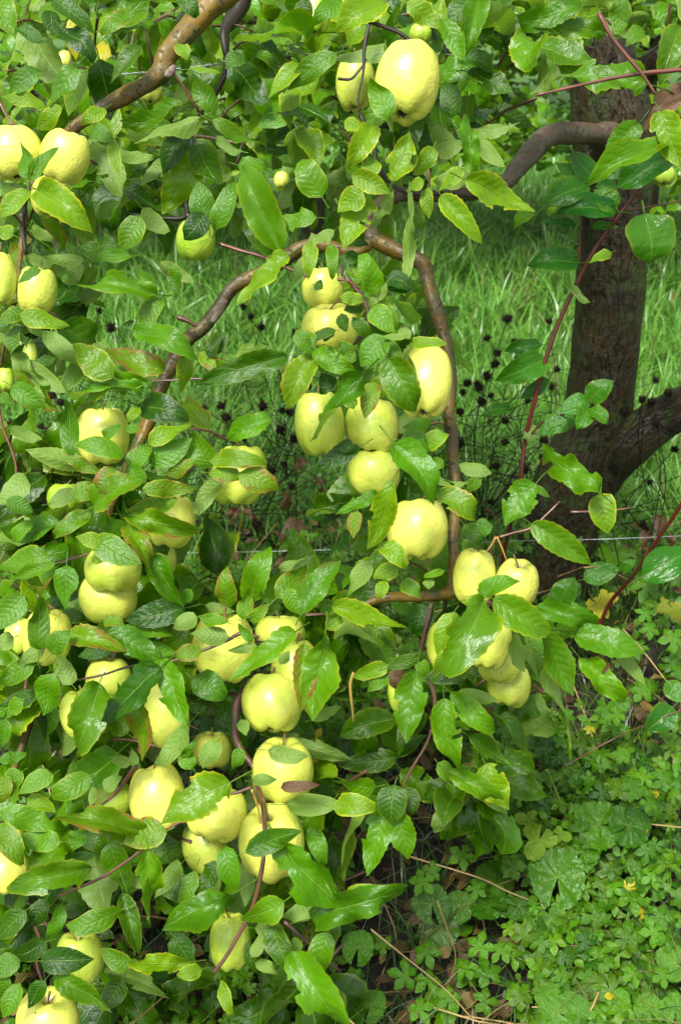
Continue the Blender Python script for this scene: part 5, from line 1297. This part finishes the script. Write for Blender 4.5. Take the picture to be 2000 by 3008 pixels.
# cinquefoil sprigs of the right-hand bank that can be told apart
CQ = [mesh_np('cinquefoil_leaf', *palmate_template(80 + i)[:3], None, M_HERBO) for i in range(4)]
SPR = [(6, 1225, 910, 70, .3), (6, 1275, 935, 60, .3), (6, 1390, 830, 75, .28), (6, 1270, 1000, 60, .24), (6, 1410, 340, 85, .38), (6, 1530, 590, 85, .36), (6, 1400, 470, 60, .35), (6, 1300, 1120, 60, .22), (6, 1550, 640, 60, .3), (6, 770, 1070, 50, .2),
       (6, 1010, 1060, 46, .2), (6, 1380, 620, 50, .3), (6, 1430, 540, 60, .34), (8, 1350, 90, 80, .26), (8, 1420, 160, 60, .24), (8, 1490, 60, 70, .28), (8, 1080, 190, 45, .24), (8, 380, 520, 80, .14), (8, 420, 470, 60, .14), (8, 560, 400, 80, .14), (8, 780, 440, 75, .15), (8, 620, 560, 66, .12),
       (8, 1240, 520, 85, .13), (8, 1340, 600, 90, .12), (8, 1180, 680, 85, .11), (8, 1440, 760, 85, .11), (8, 1320, 790, 95, .10), (8, 1190, 890, 80, .09), (8, 1140, 960, 75, .08), (8, 640, 830, 85, .09), (8, 740, 840, 70, .09), (8, 400, 850, 85, .08), (8, 300, 960, 90, .07), (8, 400, 980, 85, .07),
       (8, 680, 950, 95, .08), (8, 580, 920, 70, .08), (8, 910, 930, 80, .08), (8, 200, 820, 60, .08), (8, 1470, 690, 80, .12), (8, 1500, 800, 75, .10), (8, 1350, 950, 70, .08), (8, 820, 1040, 80, .07), (8, 660, 1080, 80, .07), (8, 500, 1060, 80, .07), (8, 360, 1110, 80, .07), (8, 800, 460, 70, .15), (8, 1020, 960, 60, .08), (8, 1480, 960, 70, .09), (8, 60, 960, 60, .07), (8, 940, 1010, 70, .07)]
cqroot = PH(*tp(8, 900, 700), 0)
cqt = thing('cinquefoil_plant', 'brighter cinquefoil leaves standing clear of the carpet in the lower right', 'ground cover', cqroot)
for (tt, x, y, r, h) in SPR:
    broad(x + (9000 if tt == 6 else 0), y, r, h + .02, random.uniform(0, 6.28), cqt, cqroot, CQ, GRN(.4, .95), .75)

# ================================================================== STRAW STALKS
def straw(label, L, r, mat=M_STRAW, cat='stalk'):
    pts = [(PH(*tp(t, x, y), h)) for t, x, y, h in L]
    b = Tubes(); b.add(pts, [r, r * .6], 6, 6, .0002, 90)
    o = b.build('straw_stalk', mat)
    tag(o, label, cat, 'loose straw stalks')
straw('long pale straw stalk slanting down to the right edge from the yellow lobed leaf', [(6, 1210, 255, .42), (6, 1340, 320, .38), (6, 1300, 540, .36), (6, 1400, 650, .34), (6, 1500, 780, .32), (6, 1640, 960, .28)][2:], .0019)
straw('short straw piece above the yellow lobed leaf', [(6, 1120, 257, .40), (6, 1210, 257, .40), (6, 1345, 325, .37)], .0014)
straw('curved greenish straw running from the low leaf down into the herbs', [(8, 140, 745, .16), (8, 300, 875, .13), (8, 480, 1020, .10), (8, 600, 1150, .07)], .0015)
straw('thick yellow straw pointing at the round flat leaf', [(8, 320, 410, .14), (8, 630, 505, .13), (8, 770, 570, .125), (8, 915, 628, .12)], .0018)
straw('pair of thin straws rising left of the thick yellow one, bent at the top', [(8, 445, 615, .17), (8, 490, 740, .13), (8, 530, 880, .08), (8, 480, 1040, .06)], .0014)
straw('thin reddish straw lying across the dark gap right of the middle', [(6, 1020, 1179, .22), (6, 1250, 1050, .25), (6, 1450, 960, .30), (6, 1600, 900, .32)], .0012, M_REDTWIG)
straw('upright rusty straw at the right beside the three-part sprig', [(6, 1395, 1179, .10), (6, 1405, 1080, .2), (6, 1410, 960, .3)], .0016, M_ORANGE)
straw('rusty upright stalk between the round leaves and the right edge', [(8, 1405, 420, .08), (8, 1412, 290, .20)], .0018, M_ORANGE)
straw('greenish stalk under the yellow bud at the top of the herb bank', [(8, 950, 10, .30), (8, 985, 90, .26), (8, 1025, 190, .22)], .0022, M_GSTEM)
for k in range(14):
    x = random.uniform(920, 1320); y = random.uniform(805, 890)
    straw('thin rusty straw in the little heap among the herbs near the bottom', [(8, x, y, .05 + .004 * k), (8, x + random.uniform(60, 160), y + random.uniform(-30, 20), .06 + .004 * k)], .0009)

# ================================================================== BROWN WITHERED LEAF ON AN APPLE
V, F, U = leaf_template(77, 14, 4, False, 1.2, False)
V[:, 2] += -1.6 * V[:, 0] ** 2
o = link('withered_leaf', mesh_np('withered_leaf', V, F, U, None, M_LEAF)); o.color = (.5, .5, .5, 0.02)
o.matrix_basis = frame(P(*tp(6, 222, 742), 1.49), P(*tp(6, 326, 800), 1.485), .030, -CF + UP * .5)
tag(o, 'rust-brown curled dead leaf stuck on top of the small green apple', 'dead leaf')
